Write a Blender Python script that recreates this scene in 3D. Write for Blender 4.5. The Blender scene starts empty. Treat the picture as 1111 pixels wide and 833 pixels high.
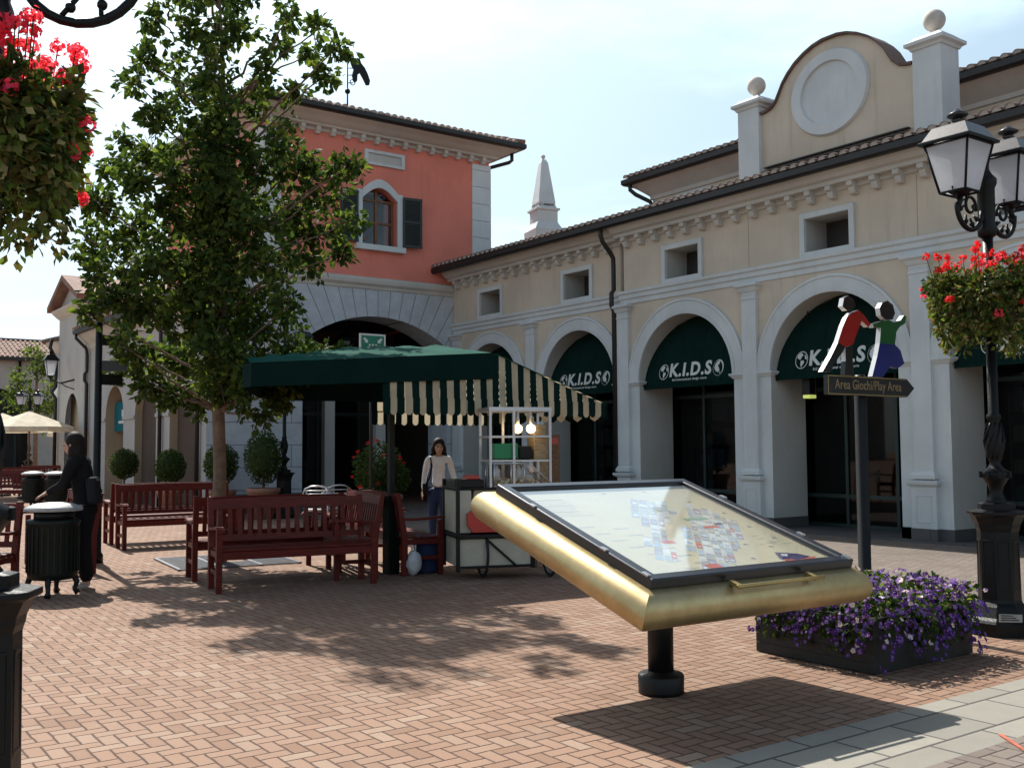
import bpy, bmesh, math, random
from math import sin, cos, pi, radians, sqrt, atan2
from mathutils import Vector, Matrix, Quaternion
random.seed(7)
S = bpy.context.scene
COL = S.collection
V = Vector

# ---------------------------------------------------------------- camera
PW, PH, FPX, EYE = 1111.0, 833.0, 1116.0, 1.5
PIT, ROL, YAW = radians(3.45), radians(0.35), radians(35.8)
FW = V((sin(YAW)*cos(PIT), cos(YAW)*cos(PIT), sin(PIT)))
_rt = V((cos(YAW), -sin(YAW), 0)); _up = _rt.cross(FW)
RT = _rt*cos(ROL) - _up*sin(ROL); UP = _up*cos(ROL) + _rt*sin(ROL)
cam_d = bpy.data.cameras.new('camera'); cam = bpy.data.objects.new('camera', cam_d); COL.objects.link(cam)
cam.matrix_world = Matrix((( RT.x, UP.x, -FW.x, 0), (RT.y, UP.y, -FW.y, 0), (RT.z, UP.z, -FW.z, EYE), (0, 0, 0, 1)))
cam_d.sensor_width = 36; cam_d.lens = 36*FPX/PW; cam_d.clip_end = 800; cam_d.clip_start = .05
S.camera = cam

def at(px, py, depth):                       # a surveyed point of the place: bearing and distance from the eye
    return V((0, 0, EYE)) + depth*((px-PW/2)/FPX*RT - (py-PH/2)/FPX*UP + FW)

# ---------------------------------------------------------------- materials
class NT:
    def __init__(s, nt): s.t = nt
    def n(s, typ, **kw):
        x = s.t.nodes.new(typ)
        for k, v in kw.items(): setattr(x, k, v)
        return x
    def set(s, sock, v):
        if hasattr(v, 'is_output') or isinstance(v, bpy.types.NodeSocket): s.t.links.new(v, sock)
        else: sock.default_value = v
    def m(s, op, a, b=None, c=None, clamp=False):
        x = s.n('ShaderNodeMath', operation=op, use_clamp=clamp)
        s.set(x.inputs[0], a)
        if b is not None: s.set(x.inputs[1], b)
        if c is not None: s.set(x.inputs[2], c)
        return x.outputs[0]
    def mix(s, f, a, b):
        x = s.n('ShaderNodeMix', data_type='RGBA')
        s.set(x.inputs[0], f); s.set(x.inputs[6], a); s.set(x.inputs[7], b)
        return x.outputs[2]
    def mixf(s, f, a, b):
        x = s.n('ShaderNodeMix', data_type='FLOAT')
        s.set(x.inputs[0], f); s.set(x.inputs[2], a); s.set(x.inputs[3], b)
        return x.outputs[0]
    def smooth(s, v, lo, hi):
        x = s.n('ShaderNodeMapRange', interpolation_type='SMOOTHSTEP')
        s.set(x.inputs[0], v); x.inputs[1].default_value = lo; x.inputs[2].default_value = hi
        return x.outputs[0]
    def noise(s, vec, scale, detail=3, rough=.55):
        x = s.n('ShaderNodeTexNoise'); s.set(x.inputs['Vector'], vec)
        x.inputs['Scale'].default_value = scale; x.inputs['Detail'].default_value = detail; x.inputs['Roughness'].default_value = rough
        return x.outputs['Fac']
    def obj(s): return s.n('ShaderNodeTexCoord').outputs['Object']
    def sep(s, v):
        x = s.n('ShaderNodeSeparateXYZ'); s.set(x.inputs[0], v); return x.outputs
    def comb(s, a, b, c=0.0):
        x = s.n('ShaderNodeCombineXYZ'); s.set(x.inputs[0], a); s.set(x.inputs[1], b); s.set(x.inputs[2], c); return x.outputs[0]
    def white(s, v):
        x = s.n('ShaderNodeTexWhiteNoise'); s.set(x.inputs['Vector'], v); return x.outputs['Value']

def c4(c): return (c[0], c[1], c[2], 1)
def base(name):
    m = bpy.data.materials.new(name); m.use_nodes = True
    return m, NT(m.node_tree), m.node_tree.nodes['Principled BSDF']
def dim(c, k): return tuple(max(0, min(1, x*k)) for x in c)
def pm(name, col, rough=.6, metal=0, var=.12, scale=4, bump=0, bscale=60, spec=.5, fine=.06, coat=0):
    m, t, b = base(name)
    o = t.obj()
    f = t.noise(o, scale, 5, .6)
    f2 = t.noise(o, scale*14, 3, .6)
    a = t.mix(t.smooth(f, .3, .7), c4(dim(col, 1-var)), c4(dim(col, 1+var)))
    x = t.mix(t.m('MULTIPLY', t.smooth(f2, .35, .65), fine*4, clamp=True), a, c4(dim(col, .75)))
    t.set(b.inputs['Base Color'], x)
    b.inputs['Metallic'].default_value = metal
    t.set(b.inputs['Roughness'], t.mixf(f2, max(.02, rough-.08), min(1, rough+.08)))
    b.inputs['Specular IOR Level'].default_value = spec
    if coat: b.inputs['Coat Weight'].default_value = coat; b.inputs['Coat Roughness'].default_value = .15
    if bump:
        bn = t.n('ShaderNodeBump'); bn.inputs['Strength'].default_value = bump; bn.inputs['Distance'].default_value = .01
        t.set(bn.inputs['Height'], t.noise(o, bscale, 4)); t.set(b.inputs['Normal'], bn.outputs[0])
    return m

M = {}
def stucco(name, col, streak=.12):
    m, t, b = base(name)
    o = t.obj(); xyz = t.sep(o)
    big = t.noise(o, .8, 5, .6); fine = t.noise(o, 30, 3, .6)
    st = t.noise(t.comb(t.m('MULTIPLY', xyz[0], 5.), t.m('MULTIPLY', xyz[1], 5.), t.m('MULTIPLY', xyz[2], .5)), 1.3, 4, .6)
    a = t.mix(t.smooth(big, .3, .72), c4(dim(col, .89)), c4(dim(col, 1.06)))
    a = t.mix(t.m('MULTIPLY', t.smooth(st, .52, .8), streak*3, clamp=True), a, c4(dim(col, .72)))
    a = t.mix(t.m('MULTIPLY', t.smooth(fine, .5, .8), .12), a, c4(dim(col, .8)))
    t.set(b.inputs['Base Color'], a); b.inputs['Roughness'].default_value = .88; b.inputs['Specular IOR Level'].default_value = .25
    bn = t.n('ShaderNodeBump'); bn.inputs['Strength'].default_value = .35; bn.inputs['Distance'].default_value = .006
    t.set(bn.inputs['Height'], t.noise(o, 90, 4)); t.set(b.inputs['Normal'], bn.outputs[0])
    M[name] = m; return m
stucco('beige', (.60, .515, .415), .2); stucco('red_stucco', (.72, .225, .165), .18); stucco('white_plaster', (.60, .63, .635), .14)
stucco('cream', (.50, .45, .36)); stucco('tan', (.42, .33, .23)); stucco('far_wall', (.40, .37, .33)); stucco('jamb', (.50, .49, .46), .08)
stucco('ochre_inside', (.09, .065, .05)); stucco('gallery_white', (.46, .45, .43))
stucco('trim', (.55, .53, .49), .1)

def herring(name, w, cols, mortar, rough=.85):
    m, t, b = base(name)
    o = t.obj(); x = t.sep(o)
    wob = t.m('MULTIPLY', t.m('SUBTRACT', t.noise(o, 9, 2), .5), .014)
    sx = t.m('DIVIDE', t.m('ADD', x[0], wob), w); sy = t.m('DIVIDE', t.m('ADD', x[1], wob), w)
    i = t.m('FLOOR', sx); j = t.m('FLOOR', sy); fx = t.m('SUBTRACT', sx, i); fy = t.m('SUBTRACT', sy, j)
    k = t.m('FLOORED_MODULO', t.m('ADD', i, j), 4.0)
    isv = t.m('GREATER_THAN', k, 1.5)
    ox = t.mixf(isv, t.m('SUBTRACT', i, k), i)
    oy = t.mixf(isv, j, t.m('SUBTRACT', j, t.m('SUBTRACT', k, 2.0)))
    u = t.m('SUBTRACT', sx, ox); v = t.m('SUBTRACT', sy, oy)
    lx = t.m('SUBTRACT', 2.0, isv); ly = t.m('ADD', 1.0, isv)
    e = t.m('MINIMUM', t.m('MINIMUM', u, t.m('SUBTRACT', lx, u)), t.m('MINIMUM', v, t.m('SUBTRACT', ly, v)))
    idv = t.comb(ox, oy, isv)
    r = t.white(idv)
    ramp = t.n('ShaderNodeValToRGB'); t.set(ramp.inputs[0], r)
    cr = ramp.color_ramp; cr.elements[0].color = c4(cols[0]); cr.elements[1].color = c4(cols[-1])
    for q in range(1, len(cols)-1):
        el = cr.elements.new(q/(len(cols)-1)); el.color = c4(cols[q])
    big = t.noise(o, .35, 5, .6); mid = t.noise(o, 2.2, 4, .65); fine = t.noise(o, 70, 3, .7)
    col = t.mix(t.m('MULTIPLY', t.smooth(big, .35, .7), .55), ramp.outputs[0], c4(dim(cols[0], .8)))
    col = t.mix(t.m('MULTIPLY', t.smooth(mid, .52, .72), .45), col, c4(dim(cols[-1], .9)))
    col = t.mix(t.m('MULTIPLY', t.smooth(fine, .45, .8), .35), col, c4(dim(cols[0], .6)))
    gap = t.smooth(e, .015, .085)
    col = t.mix(gap, c4(mortar), col)
    t.set(b.inputs['Base Color'], col); b.inputs['Roughness'].default_value = rough; b.inputs['Specular IOR Level'].default_value = .3
    bn = t.n('ShaderNodeBump'); bn.inputs['Strength'].default_value = .8; bn.inputs['Distance'].default_value = .008
    h = t.m('ADD', t.smooth(e, .0, .12), t.m('ADD', t.m('MULTIPLY', r, .35), t.m('MULTIPLY', fine, .25)))
    t.set(bn.inputs['Height'], h); t.set(b.inputs['Normal'], bn.outputs[0])
    M[name] = m
herring('brick_paving', .089, [(.225, .130, .084), (.268, .162, .108), (.30, .188, .13), (.278, .168, .112), (.33, .235, .172)], (.055, .03, .023))
herring('grey_brick', .089, [(.16, .13, .11), (.19, .155, .13), (.22, .185, .155), (.18, .145, .12)], (.08, .065, .055))

def slabs(name, col, sx_, sy_, joint=.012):
    m, t, b = base(name)
    o = t.obj(); x = t.sep(o)
    j = t.m('FLOOR', t.m('DIVIDE', x[1], sy_)); fy = t.m('SUBTRACT', t.m('DIVIDE', x[1], sy_), j)
    off = t.m('MULTIPLY', t.white(t.comb(j, 3.3, 0.)), 1.0)
    ux = t.m('ADD', t.m('DIVIDE', x[0], sx_), off)
    # joints at uneven spacing
    i = t.m('FLOOR', ux); fx = t.m('SUBTRACT', ux, i)
    ex = t.m('MULTIPLY', t.m('MINIMUM', fx, t.m('SUBTRACT', 1.0, fx)), sx_); ey = t.m('MULTIPLY', t.m('MINIMUM', fy, t.m('SUBTRACT', 1.0, fy)), sy_)
    e = t.m('MINIMUM', ex, ey); r = t.white(t.comb(i, j, 1.))
    n1 = t.noise(o, 5, 5, .7); n2 = t.noise(o, 120, 2, .7)
    c = t.mix(r, c4(dim(col, .86)), c4(dim(col, 1.12)))
    c = t.mix(t.m('MULTIPLY', t.smooth(n1, .4, .75), .4), c, c4(dim(col, .72)))
    c = t.mix(t.m('MULTIPLY', t.smooth(n2, .5, .75), .35), c, c4(dim(col, .7)))
    c = t.mix(t.smooth(e, joint*.4, joint), c4((.06, .055, .05)), c)
    t.set(b.inputs['Base Color'], c); b.inputs['Roughness'].default_value = .8
    bn = t.n('ShaderNodeBump'); bn.inputs['Strength'].default_value = .6; bn.inputs['Distance'].default_value = .006
    t.set(bn.inputs['Height'], t.m('ADD', t.smooth(e, 0., joint*1.4), t.m('MULTIPLY', n2, .2))); t.set(b.inputs['Normal'], bn.outputs[0])
    M[name] = m
slabs('stone_slab', (.255, .24, .20), .47, .335)
slabs('granite_floor', (.09, .085, .085), .6, .6, .01)

def ashlar(name, col, cx=None, cz=None):
    m, t, b = base(name)
    o = t.obj(); x = t.sep(o)
    h = .52; L = 1.15
    j = t.m('FLOOR', t.m('DIVIDE', x[2], h)); fy = t.m('SUBTRACT', t.m('DIVIDE', x[2], h), j)
    ux = t.m('ADD', t.m('DIVIDE', t.m('ADD', x[0], x[1]), L), t.m('MULTIPLY', j, .5)); i = t.m('FLOOR', ux); fx = t.m('SUBTRACT', ux, i)
    e = t.m('MINIMUM', t.m('MULTIPLY', t.m('MINIMUM', fx, t.m('SUBTRACT', 1., fx)), L), t.m('MULTIPLY', t.m('MINIMUM', fy, t.m('SUBTRACT', 1., fy)), h))
    if cx is not None:                       # voussoir joints radiating round the low arch
        ang = t.m('ARCTAN2', t.m('SUBTRACT', x[0], cx), t.m('SUBTRACT', x[2], cz))
        st = radians(5.2); a = t.m('DIVIDE', ang, st); fa = t.m('SUBTRACT', a, t.m('FLOOR', a))
        ea = t.m('MULTIPLY', t.m('MINIMUM', fa, t.m('SUBTRACT', 1., fa)), st*3.6)
        up = t.m('MULTIPLY', t.m('GREATER_THAN', x[2], 3.64), t.m('LESS_THAN', t.m('ABSOLUTE', ang), radians(42)))
        e = t.mixf(up, e, ea)
    n1 = t.noise(o, 3, 5, .7); n2 = t.noise(o, 60, 3, .7)
    c = t.mix(t.smooth(n1, .35, .7), c4(dim(col, .88)), c4(dim(col, 1.07)))
    c = t.mix(t.m('MULTIPLY', t.smooth(n2, .45, .75), .25), c, c4(dim(col, .75)))
    c = t.mix(t.smooth(e, .006, .014), c4(dim(col, .45)), c)
    t.set(b.inputs['Base Color'], c); b.inputs['Roughness'].default_value = .8; b.inputs['Specular IOR Level'].default_value = .3
    bn = t.n('ShaderNodeBump'); bn.inputs['Strength'].default_value = .6; bn.inputs['Distance'].default_value = .012
    t.set(bn.inputs['Height'], t.smooth(e, 0., .02)); t.set(b.inputs['Normal'], bn.outputs[0])
    M[name] = m
ashlar('ashlar', (.50, .53, .57)); ashlar('ashlar_arch', (.50, .53, .57), 0.0, 1.46)

M['roof_tile'] = pm('roof_tile', (.23, .125, .09), .85, 0, .35, 3, .5, 30, fine=.12)
M['dark_tile'] = pm('dark_tile', (.13, .085, .07), .85, 0, .35, 3, .5, 30, fine=.12)
M['mortar_end'] = pm('mortar_end', (.48, .42, .38), .9)
M['gutter'] = pm('gutter', (.016, .013, .012), .5, .1)
M['iron'] = pm('iron', (.0045, .005, .0055), .45, .0, .2, 8, .25, 40, spec=.25)
M['black_paint'] = pm('black_paint', (.006, .006, .0065), .45, 0, .2, 5, .1, spec=.3)
M['navy_paint'] = pm('navy_paint', (.008, .010, .018), .35, .2, .1, 5, coat=.3)
M['bin_green'] = pm('bin_green', (.006, .010, .008), .5, 0, .2, 8, .3, 30, spec=.25)
M['bin_lid'] = pm('bin_lid', (.36, .37, .36), .45, .1, .15, 12, .2)
def gold():
    m, t, b = base('gold_metal'); o = t.obj()
    n = t.noise(t.comb(t.m('MULTIPLY', t.sep(o)[0], 1.), t.m('MULTIPLY', t.sep(o)[1], 1.), t.m('MULTIPLY', t.sep(o)[2], 60.)), 3, 4)
    n2 = t.noise(o, 6, 5, .7)
    t.set(b.inputs['Base Color'], t.mix(t.smooth(n2, .35, .7), (.46, .35, .17, 1), (.56, .44, .235, 1)))
    b.inputs['Metallic'].default_value = .85
    t.set(b.inputs['Roughness'], t.mixf(n, .38, .52))
    M['gold'] = m
gold()
def wood(name, col, sc=1.0, rough=.45):
    m, t, b = base(name); o = t.obj(); x = t.sep(o)
    g = t.noise(t.comb(t.m('MULTIPLY', x[0], 2.*sc), t.m('MULTIPLY', x[1], 18.*sc), t.m('MULTIPLY', x[2], 18.*sc)), 3, 5, .65)
    n = t.noise(o, 3, 4)
    c = t.mix(t.smooth(g, .3, .7), c4(dim(col, .6)), c4(dim(col, 1.25)))
    c = t.mix(t.m('MULTIPLY', t.smooth(n, .4, .7), .5), c, c4(dim(col, .7)))
    t.set(b.inputs['Base Color'], c); b.inputs['Roughness'].default_value = rough; b.inputs['Specular IOR Level'].default_value = .2
    bn = t.n('ShaderNodeBump'); bn.inputs['Strength'].default_value = .3; bn.inputs['Distance'].default_value = .003
    t.set(bn.inputs['Height'], g); t.set(b.inputs['Normal'], bn.outputs[0]); M[name] = m
wood('red_wood', (.12, .015, .010)); wood('brown_wood', (.20, .11, .06)); wood('pale_wood', (.42, .30, .17))
def leafm(name, col, tr=.35):
    m = bpy.data.materials.new(name); m.use_nodes = True; nt = m.node_tree; t = NT(nt)
    b = nt.nodes['Principled BSDF']; out = nt.nodes['Material Output']
    o = t.obj(); n = t.noise(o, 1.7, 3); n2 = t.noise(o, 25, 2)
    c = t.mix(t.smooth(n, .3, .7), c4(dim(col, .72)), c4(dim(col, 1.3)))
    c = t.mix(t.smooth(n2, .4, .7), c, c4((min(1, col[0]*1.6), col[1]*1.15, col[2]*.8)))
    t.set(b.inputs['Base Color'], c); b.inputs['Roughness'].default_value = .6; b.inputs['Specular IOR Level'].default_value = .15
    tl = t.n('ShaderNodeBsdfTranslucent'); t.set(tl.inputs['Color'], t.mix(.5, c, c4((col[0]*2.4, col[1]*2.2, col[2]*.8))))
    mx = t.n('ShaderNodeMixShader'); mx.inputs[0].default_value = tr
    nt.links.new(b.outputs[0], mx.inputs[1]); nt.links.new(tl.outputs[0], mx.inputs[2]); nt.links.new(mx.outputs[0], out.inputs['Surface'])
    M[name] = m
leafm('leaf_dark', (.028, .055, .016), .35); leafm('leaf_mid', (.045, .085, .022), .38); leafm('leaf_light', (.10, .155, .035), .45)
leafm('leaf_topiary', (.03, .055, .02), .2); leafm('leaf_olive', (.10, .10, .035), .3); leafm('leaf_pale', (.26, .25, .13), .3)
leafm('petal_red', (.62, .02, .03), .35); leafm('petal_pink', (.75, .07, .16), .45); leafm('petal_purple', (.065, .02, .17), .15); leafm('petal_violet', (.13, .07, .33), .15)
leafm('petal_white', (.6, .55, .62), .2)
M['bark'] = pm('bark', (.20, .13, .09), .9, 0, .35, 9, .9, 25, fine=.15)
def fabric(name, col, tr=.2, rough=.85):
    m = bpy.data.materials.new(name); m.use_nodes = True; nt = m.node_tree; t = NT(nt)
    b = nt.nodes['Principled BSDF']; out = nt.nodes['Material Output']; o = t.obj()
    c = t.mix(t.smooth(t.noise(o, 2.5, 4), .3, .7), c4(dim(col, .85)), c4(dim(col, 1.1)))
    t.set(b.inputs['Base Color'], c); b.inputs['Roughness'].default_value = rough; b.inputs['Specular IOR Level'].default_value = .1
    bn = t.n('ShaderNodeBump'); bn.inputs['Strength'].default_value = .5; bn.inputs['Distance'].default_value = .03
    t.set(bn.inputs['Height'], t.noise(o, 5, 3)); t.set(b.inputs['Normal'], bn.outputs[0])
    if tr:
        tl = t.n('ShaderNodeBsdfTranslucent'); t.set(tl.inputs['Color'], c)
        mx = t.n('ShaderNodeMixShader'); mx.inputs[0].default_value = tr
        nt.links.new(b.outputs[0], mx.inputs[1]); nt.links.new(tl.outputs[0], mx.inputs[2]); nt.links.new(mx.outputs[0], out.inputs['Surface'])
    M[name] = m
fabric('awning_green', (.004, .020, .017), 0, 1.0); fabric('canopy_green', (.005, .075, .054), .08, .9); fabric('canopy_cream', (.62, .55, .40), .3)
fabric('parasol_cream', (.78, .72, .58), .3); fabric('cloth_black', (.012, .011, .012), 0); fabric('cloth_white', (.80, .80, .82), .05); fabric('cloth_blue', (.03, .045, .11), 0)
fabric('cloth_dark_grey', (.02, .02, .022), 0); fabric('teal_cloth', (.02, .16, .19), .1)
M['skin'] = pm('skin', (.46, .27, .19), .55, 0, .06); M['hair'] = pm('hair', (.014, .008, .006), .62, 0, .3, 30, .6, 60, spec=.2); M['curtain_blue'] = pm('curtain_blue', (.03, .05, .10), .7)  # last blue imitates sky reflected in the tower window
M['lettering'] = pm('lettering', (.62, .64, .62), .5, 0, .05)
M['gold_letter'] = pm('gold_letter', (.30, .22, .12), .5, .2)
M['white_paint'] = pm('white_paint', (.72, .72, .70), .4, 0, .05); M['ball_stone'] = pm('ball_stone', (.55, .50, .45), .8, 0, .15, 6, .3)
M['alu'] = pm('alu', (.55, .56, .58), .38, .8, .03, fine=0); M['sign_red'] = pm('sign_red', (.36, .012, .015), .35, 0, .1, coat=.3)
M['sign_green'] = pm('sign_green', (.008, .13, .03), .4, 0, .1); M['sign_blue'] = pm('sign_blue', (.01, .02, .22), .4, 0, .1); M['sign_black'] = pm('sign_black', (.01, .01, .011), .4)
M['sign_edge'] = pm('sign_edge', (.85, .85, .85), .22, 0, .03)  # bright white stands in for sky light on the left-facing edges
M['emerald'] = pm('emerald', (.012, .20, .12), .5, 0, .05)
M['terracotta'] = pm('terracotta', (.30, .15, .10), .85, 0, .2, 6, .4); M['planter_black'] = pm('planter_black', (.008, .0075, .0075), .6, 0, .25, 5, .4, 30)
M['cart_cream'] = pm('cart_cream', (.48, .45, .36), .4, 0, .12, 3); M['case_red'] = pm('case_red', (.50, .03, .02), .35, 0, .08, coat=.4)
M['rubber'] = pm('rubber', (.018, .018, .018), .8); M['steel'] = pm('steel', (.5, .5, .5), .3, .9)
M['green_plastic'] = pm('green_plastic', (.01, .22, .08), .4); M['blue_plastic'] = pm('blue_plastic', (.015, .05, .28), .35); M['bag_white'] = pm('bag_white', (.6, .6, .62), .4)
M['map_paper'] = pm('map_paper', (.66, .60, .43), .5, 0, .05, 2); M['map_block'] = pm('map_block', (.42, .52, .62), .5, 0, .12, 9)
M['map_white'] = pm('map_white', (.70, .74, .78), .5); M['map_mauve'] = pm('map_mauve', (.36, .33, .44), .5); M['map_red'] = pm('map_red', (.62, .10, .06), .5); M['map_green'] = pm('map_green', (.22, .42, .30), .5)
M['map_ink'] = pm('map_ink', (.20, .19, .20), .6); M['map_navy'] = pm('map_navy', (.03, .03, .14), .5); M['map_grey'] = pm('map_grey', (.45, .46, .42), .6); M['map_road'] = pm('map_road', (.78, .70, .42), .5)
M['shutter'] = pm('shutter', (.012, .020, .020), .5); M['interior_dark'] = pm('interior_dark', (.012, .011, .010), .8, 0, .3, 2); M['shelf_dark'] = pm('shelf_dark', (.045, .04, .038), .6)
M['frame_green'] = pm('frame_green', (.010, .028, .026), .4); M['brass'] = pm('brass', (.42, .31, .12), .35, .7); M['grate'] = pm('grate', (.16, .17, .19), .4, .6, .2, 9)
M['red_line'] = pm('red_line', (.45, .12, .07), .8, 0, .3, 6); M['popcorn'] = pm('popcorn', (.6, .52, .32), .7, 0, .2, 40, .8, 40)
for i_, c_ in enumerate([(.10, .03, .03), (.05, .07, .12), (.12, .10, .07), (.03, .08, .06)]): M['goods%d' % i_] = pm('goods%d' % i_, c_, .7)
def glass(name, col, rough=.02, clear=.0, gain=.95):
    m = bpy.data.materials.new(name); m.use_nodes = True; nt = m.node_tree; t = NT(nt)
    nt.nodes.remove(nt.nodes['Principled BSDF']); out = nt.nodes['Material Output']
    tr = t.n('ShaderNodeBsdfTransparent'); tr.inputs[0].default_value = c4(col)
    gl = t.n('ShaderNodeBsdfGlossy'); gl.inputs['Roughness'].default_value = rough; gl.inputs['Color'].default_value = (1, 1, 1, 1)
    lw = t.n('ShaderNodeLayerWeight'); lw.inputs[0].default_value = .5
    f = t.m('ADD', t.m('MULTIPLY', t.m('POWER', lw.outputs['Facing'], 5.0), gain), .05+clear, clamp=True)
    mx = t.n('ShaderNodeMixShader'); t.set(mx.inputs[0], f)
    nt.links.new(tr.outputs[0], mx.inputs[1]); nt.links.new(gl.outputs[0], mx.inputs[2]); nt.links.new(mx.outputs[0], out.inputs['Surface'])
    M[name] = m
glass('glass', (.32, .37, .37), .02, -.02, .45); glass('window_glass', (.3, .4, .55), .02, .0, .6); glass('clear_glass', (.95, .97, .97)); glass('map_glass', (.96, .98, .97), .05, .05, 2.0)  # window_glass tint carries some of the reflected sky's blue
def frosted():
    m, t, b = base('lamp_glass'); o = t.obj()
    t.set(b.inputs['Base Color'], t.mix(t.noise(o, 8, 3), (.62, .64, .68, 1), (.78, .8, .84, 1)))
    b.inputs['Roughness'].default_value = .35; b.inputs['Alpha'].default_value = .78
    b.inputs['Subsurface Weight'].default_value = .0
    nt = t.t; tl = t.n('ShaderNodeBsdfTranslucent'); tl.inputs[0].default_value = (.8, .82, .86, 1)
    mx = t.n('ShaderNodeMixShader'); mx.inputs[0].default_value = .5
    nt.links.new(b.outputs[0], mx.inputs[1]); nt.links.new(tl.outputs[0], mx.inputs[2]); nt.links.new(mx.outputs[0], nt.nodes['Material Output'].inputs['Surface'])
    M['lamp_glass'] = m
frosted()
def emit(name, col, k):
    m, t, b = base(name); b.inputs['Base Color'].default_value = c4(col); b.inputs['Emission Color'].default_value = c4(col); b.inputs['Emission Strength'].default_value = k
    M[name] = m
emit('bulb', (1, .62, .22), 6); emit('bulb_pale', (1, .8, .5), 3.5); emit('exit_lit', (.75, .85, .2), .3); emit('spot_lit', (1, .97, .9), 2.5); emit('dim_lit', (.9, .7, .4), .5)

# ---------------------------------------------------------------- objects
ORG = {}
def tag(o, label=None, cat=None, group=None, kind=None):
    if label: o['label'] = label
    if cat: o['category'] = cat
    if group: o['group'] = group
    if kind: o['kind'] = kind
    return o
def thing(name, label, cat, loc=(0, 0, 0), rz=0, group=None):
    o = bpy.data.objects.new(name, None); COL.objects.link(o); o.location = loc; o.rotation_euler.z = rz
    o.empty_display_size = .2
    ORG[o.name] = V((0, 0, 0)) if rz or loc is None else V(loc)
    return tag(o, label, cat, group)
def local(name, label, cat, group=None):
    o = thing(name, label, cat, (0, 0, 0), 0, group); return o
class MB:
    def __init__(s): s.v = []; s.f = []; s.mi = []; s.sm = []
    def add(s, vs, fs, mi=0, smooth=False):
        n = len(s.v); s.v += [tuple(p) for p in vs]
        for f in fs: s.f.append(tuple(n+i for i in f)); s.mi.append(mi); s.sm.append(smooth)
        return s
    def box(s, x0, x1, y0, y1, z0, z1, mi=0):
        return s.add([(x0, y0, z0), (x1, y0, z0), (x1, y1, z0), (x0, y1, z0), (x0, y0, z1), (x1, y0, z1), (x1, y1, z1), (x0, y1, z1)],
                     [(0, 3, 2, 1), (4, 5, 6, 7), (0, 1, 5, 4), (1, 2, 6, 5), (2, 3, 7, 6), (3, 0, 4, 7)], mi)
    def cbox(s, c, d, mi=0, rz=0, rx=0, ry=0):
        m = Matrix.Translation(c) @ Matrix.Rotation(rz, 4, 'Z') @ Matrix.Rotation(rx, 4, 'X') @ Matrix.Rotation(ry, 4, 'Y')
        t = MB().box(-d[0]/2, d[0]/2, -d[1]/2, d[1]/2, -d[2]/2, d[2]/2)
        return s.add([m @ V(p) for p in t.v], t.f, mi)
    def merge(s, o, m=None, mi=None):
        n = len(s.v); s.v += [tuple(m @ V(p)) if m else p for p in o.v]
        for f, k, q in zip(o.f, o.mi, o.sm): s.f.append(tuple(n+i for i in f)); s.mi.append(k if mi is None else mi); s.sm.append(q)
        return s
    def lathe(s, prof, c=(0, 0, 0), seg=20, mi=0, smooth=True, ph=0, cap=True):
        c = V(c); vs = []; fs = []
        for r, z in prof:
            for k in range(seg):
                a = ph+2*pi*k/seg; vs.append((c.x+r*cos(a), c.y+r*sin(a), c.z+z))
        for i in range(len(prof)-1):
            for k in range(seg):
                k2 = (k+1) % seg; fs.append((i*seg+k, i*seg+k2, (i+1)*seg+k2, (i+1)*seg+k))
        if cap: fs.append(tuple(range(seg-1, -1, -1))); fs.append(tuple((len(prof)-1)*seg+k for k in range(seg)))
        return s.add(vs, fs, mi, smooth)
    def tube(s, pts, r, seg=8, mi=0, closed=False, smooth=True):
        pts = [V(p) for p in pts]; n = len(pts); rr = r if isinstance(r, (list, tuple)) else [r]*n
        vs = []; fs = []; prev = None
        for i, p in enumerate(pts):
            if closed: d = (pts[(i+1) % n]-pts[i-1])
            else: d = (pts[min(i+1, n-1)]-pts[max(i-1, 0)])
            d.normalize()
            if prev is None:
                u = d.orthogonal().normalized()
            else:
                u = (prev - d*prev.dot(d))
                u = u.normalized() if u.length > 1e-6 else d.orthogonal().normalized()
            prev = u; w = d.cross(u)
            for k in range(seg):
                a = 2*pi*k/seg; vs.append(p+(u*cos(a)+w*sin(a))*rr[i])
        for i in range(n if closed else n-1):
            j = (i+1) % n
            for k in range(seg):
                k2 = (k+1) % seg; fs.append((i*seg+k, i*seg+k2, j*seg+k2, j*seg+k))
        if not closed: fs.append(tuple(range(seg-1, -1, -1))); fs.append(tuple((n-1)*seg+k for k in range(seg)))
        return s.add(vs, fs, mi, smooth)
    def prism(s, poly, fn, d0, d1, mi=0, smooth=False):
        """poly: 2-D points (counter-clockwise); fn(u, v, d) -> 3-D point"""
        n = len(poly); vs = [fn(u, v, d0) for u, v in poly]+[fn(u, v, d1) for u, v in poly]
        fs = [tuple(range(n-1, -1, -1)), tuple(range(n, 2*n))]+[(i, (i+1) % n, n+(i+1) % n, n+i) for i in range(n)]
        return s.add(vs, fs, mi, smooth)
    def ball(s, c, r, mi=0, seg=16, rings=10, sz=1.0, sx=1.0, sy=1.0):
        vs = []; fs = []; c = V(c)
        for i in range(rings+1):
            th = pi*i/rings
            for k in range(seg):
                a = 2*pi*k/seg; vs.append((c.x+r*sx*sin(th)*cos(a), c.y+r*sy*sin(th)*sin(a), c.z+r*sz*cos(th)))
        for i in range(rings):
            for k in range(seg):
                k2 = (k+1) % seg; fs.append((i*seg+k, (i+1)*seg+k, (i+1)*seg+k2, i*seg+k2))
        return s.add(vs, fs, mi, True)
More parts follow.
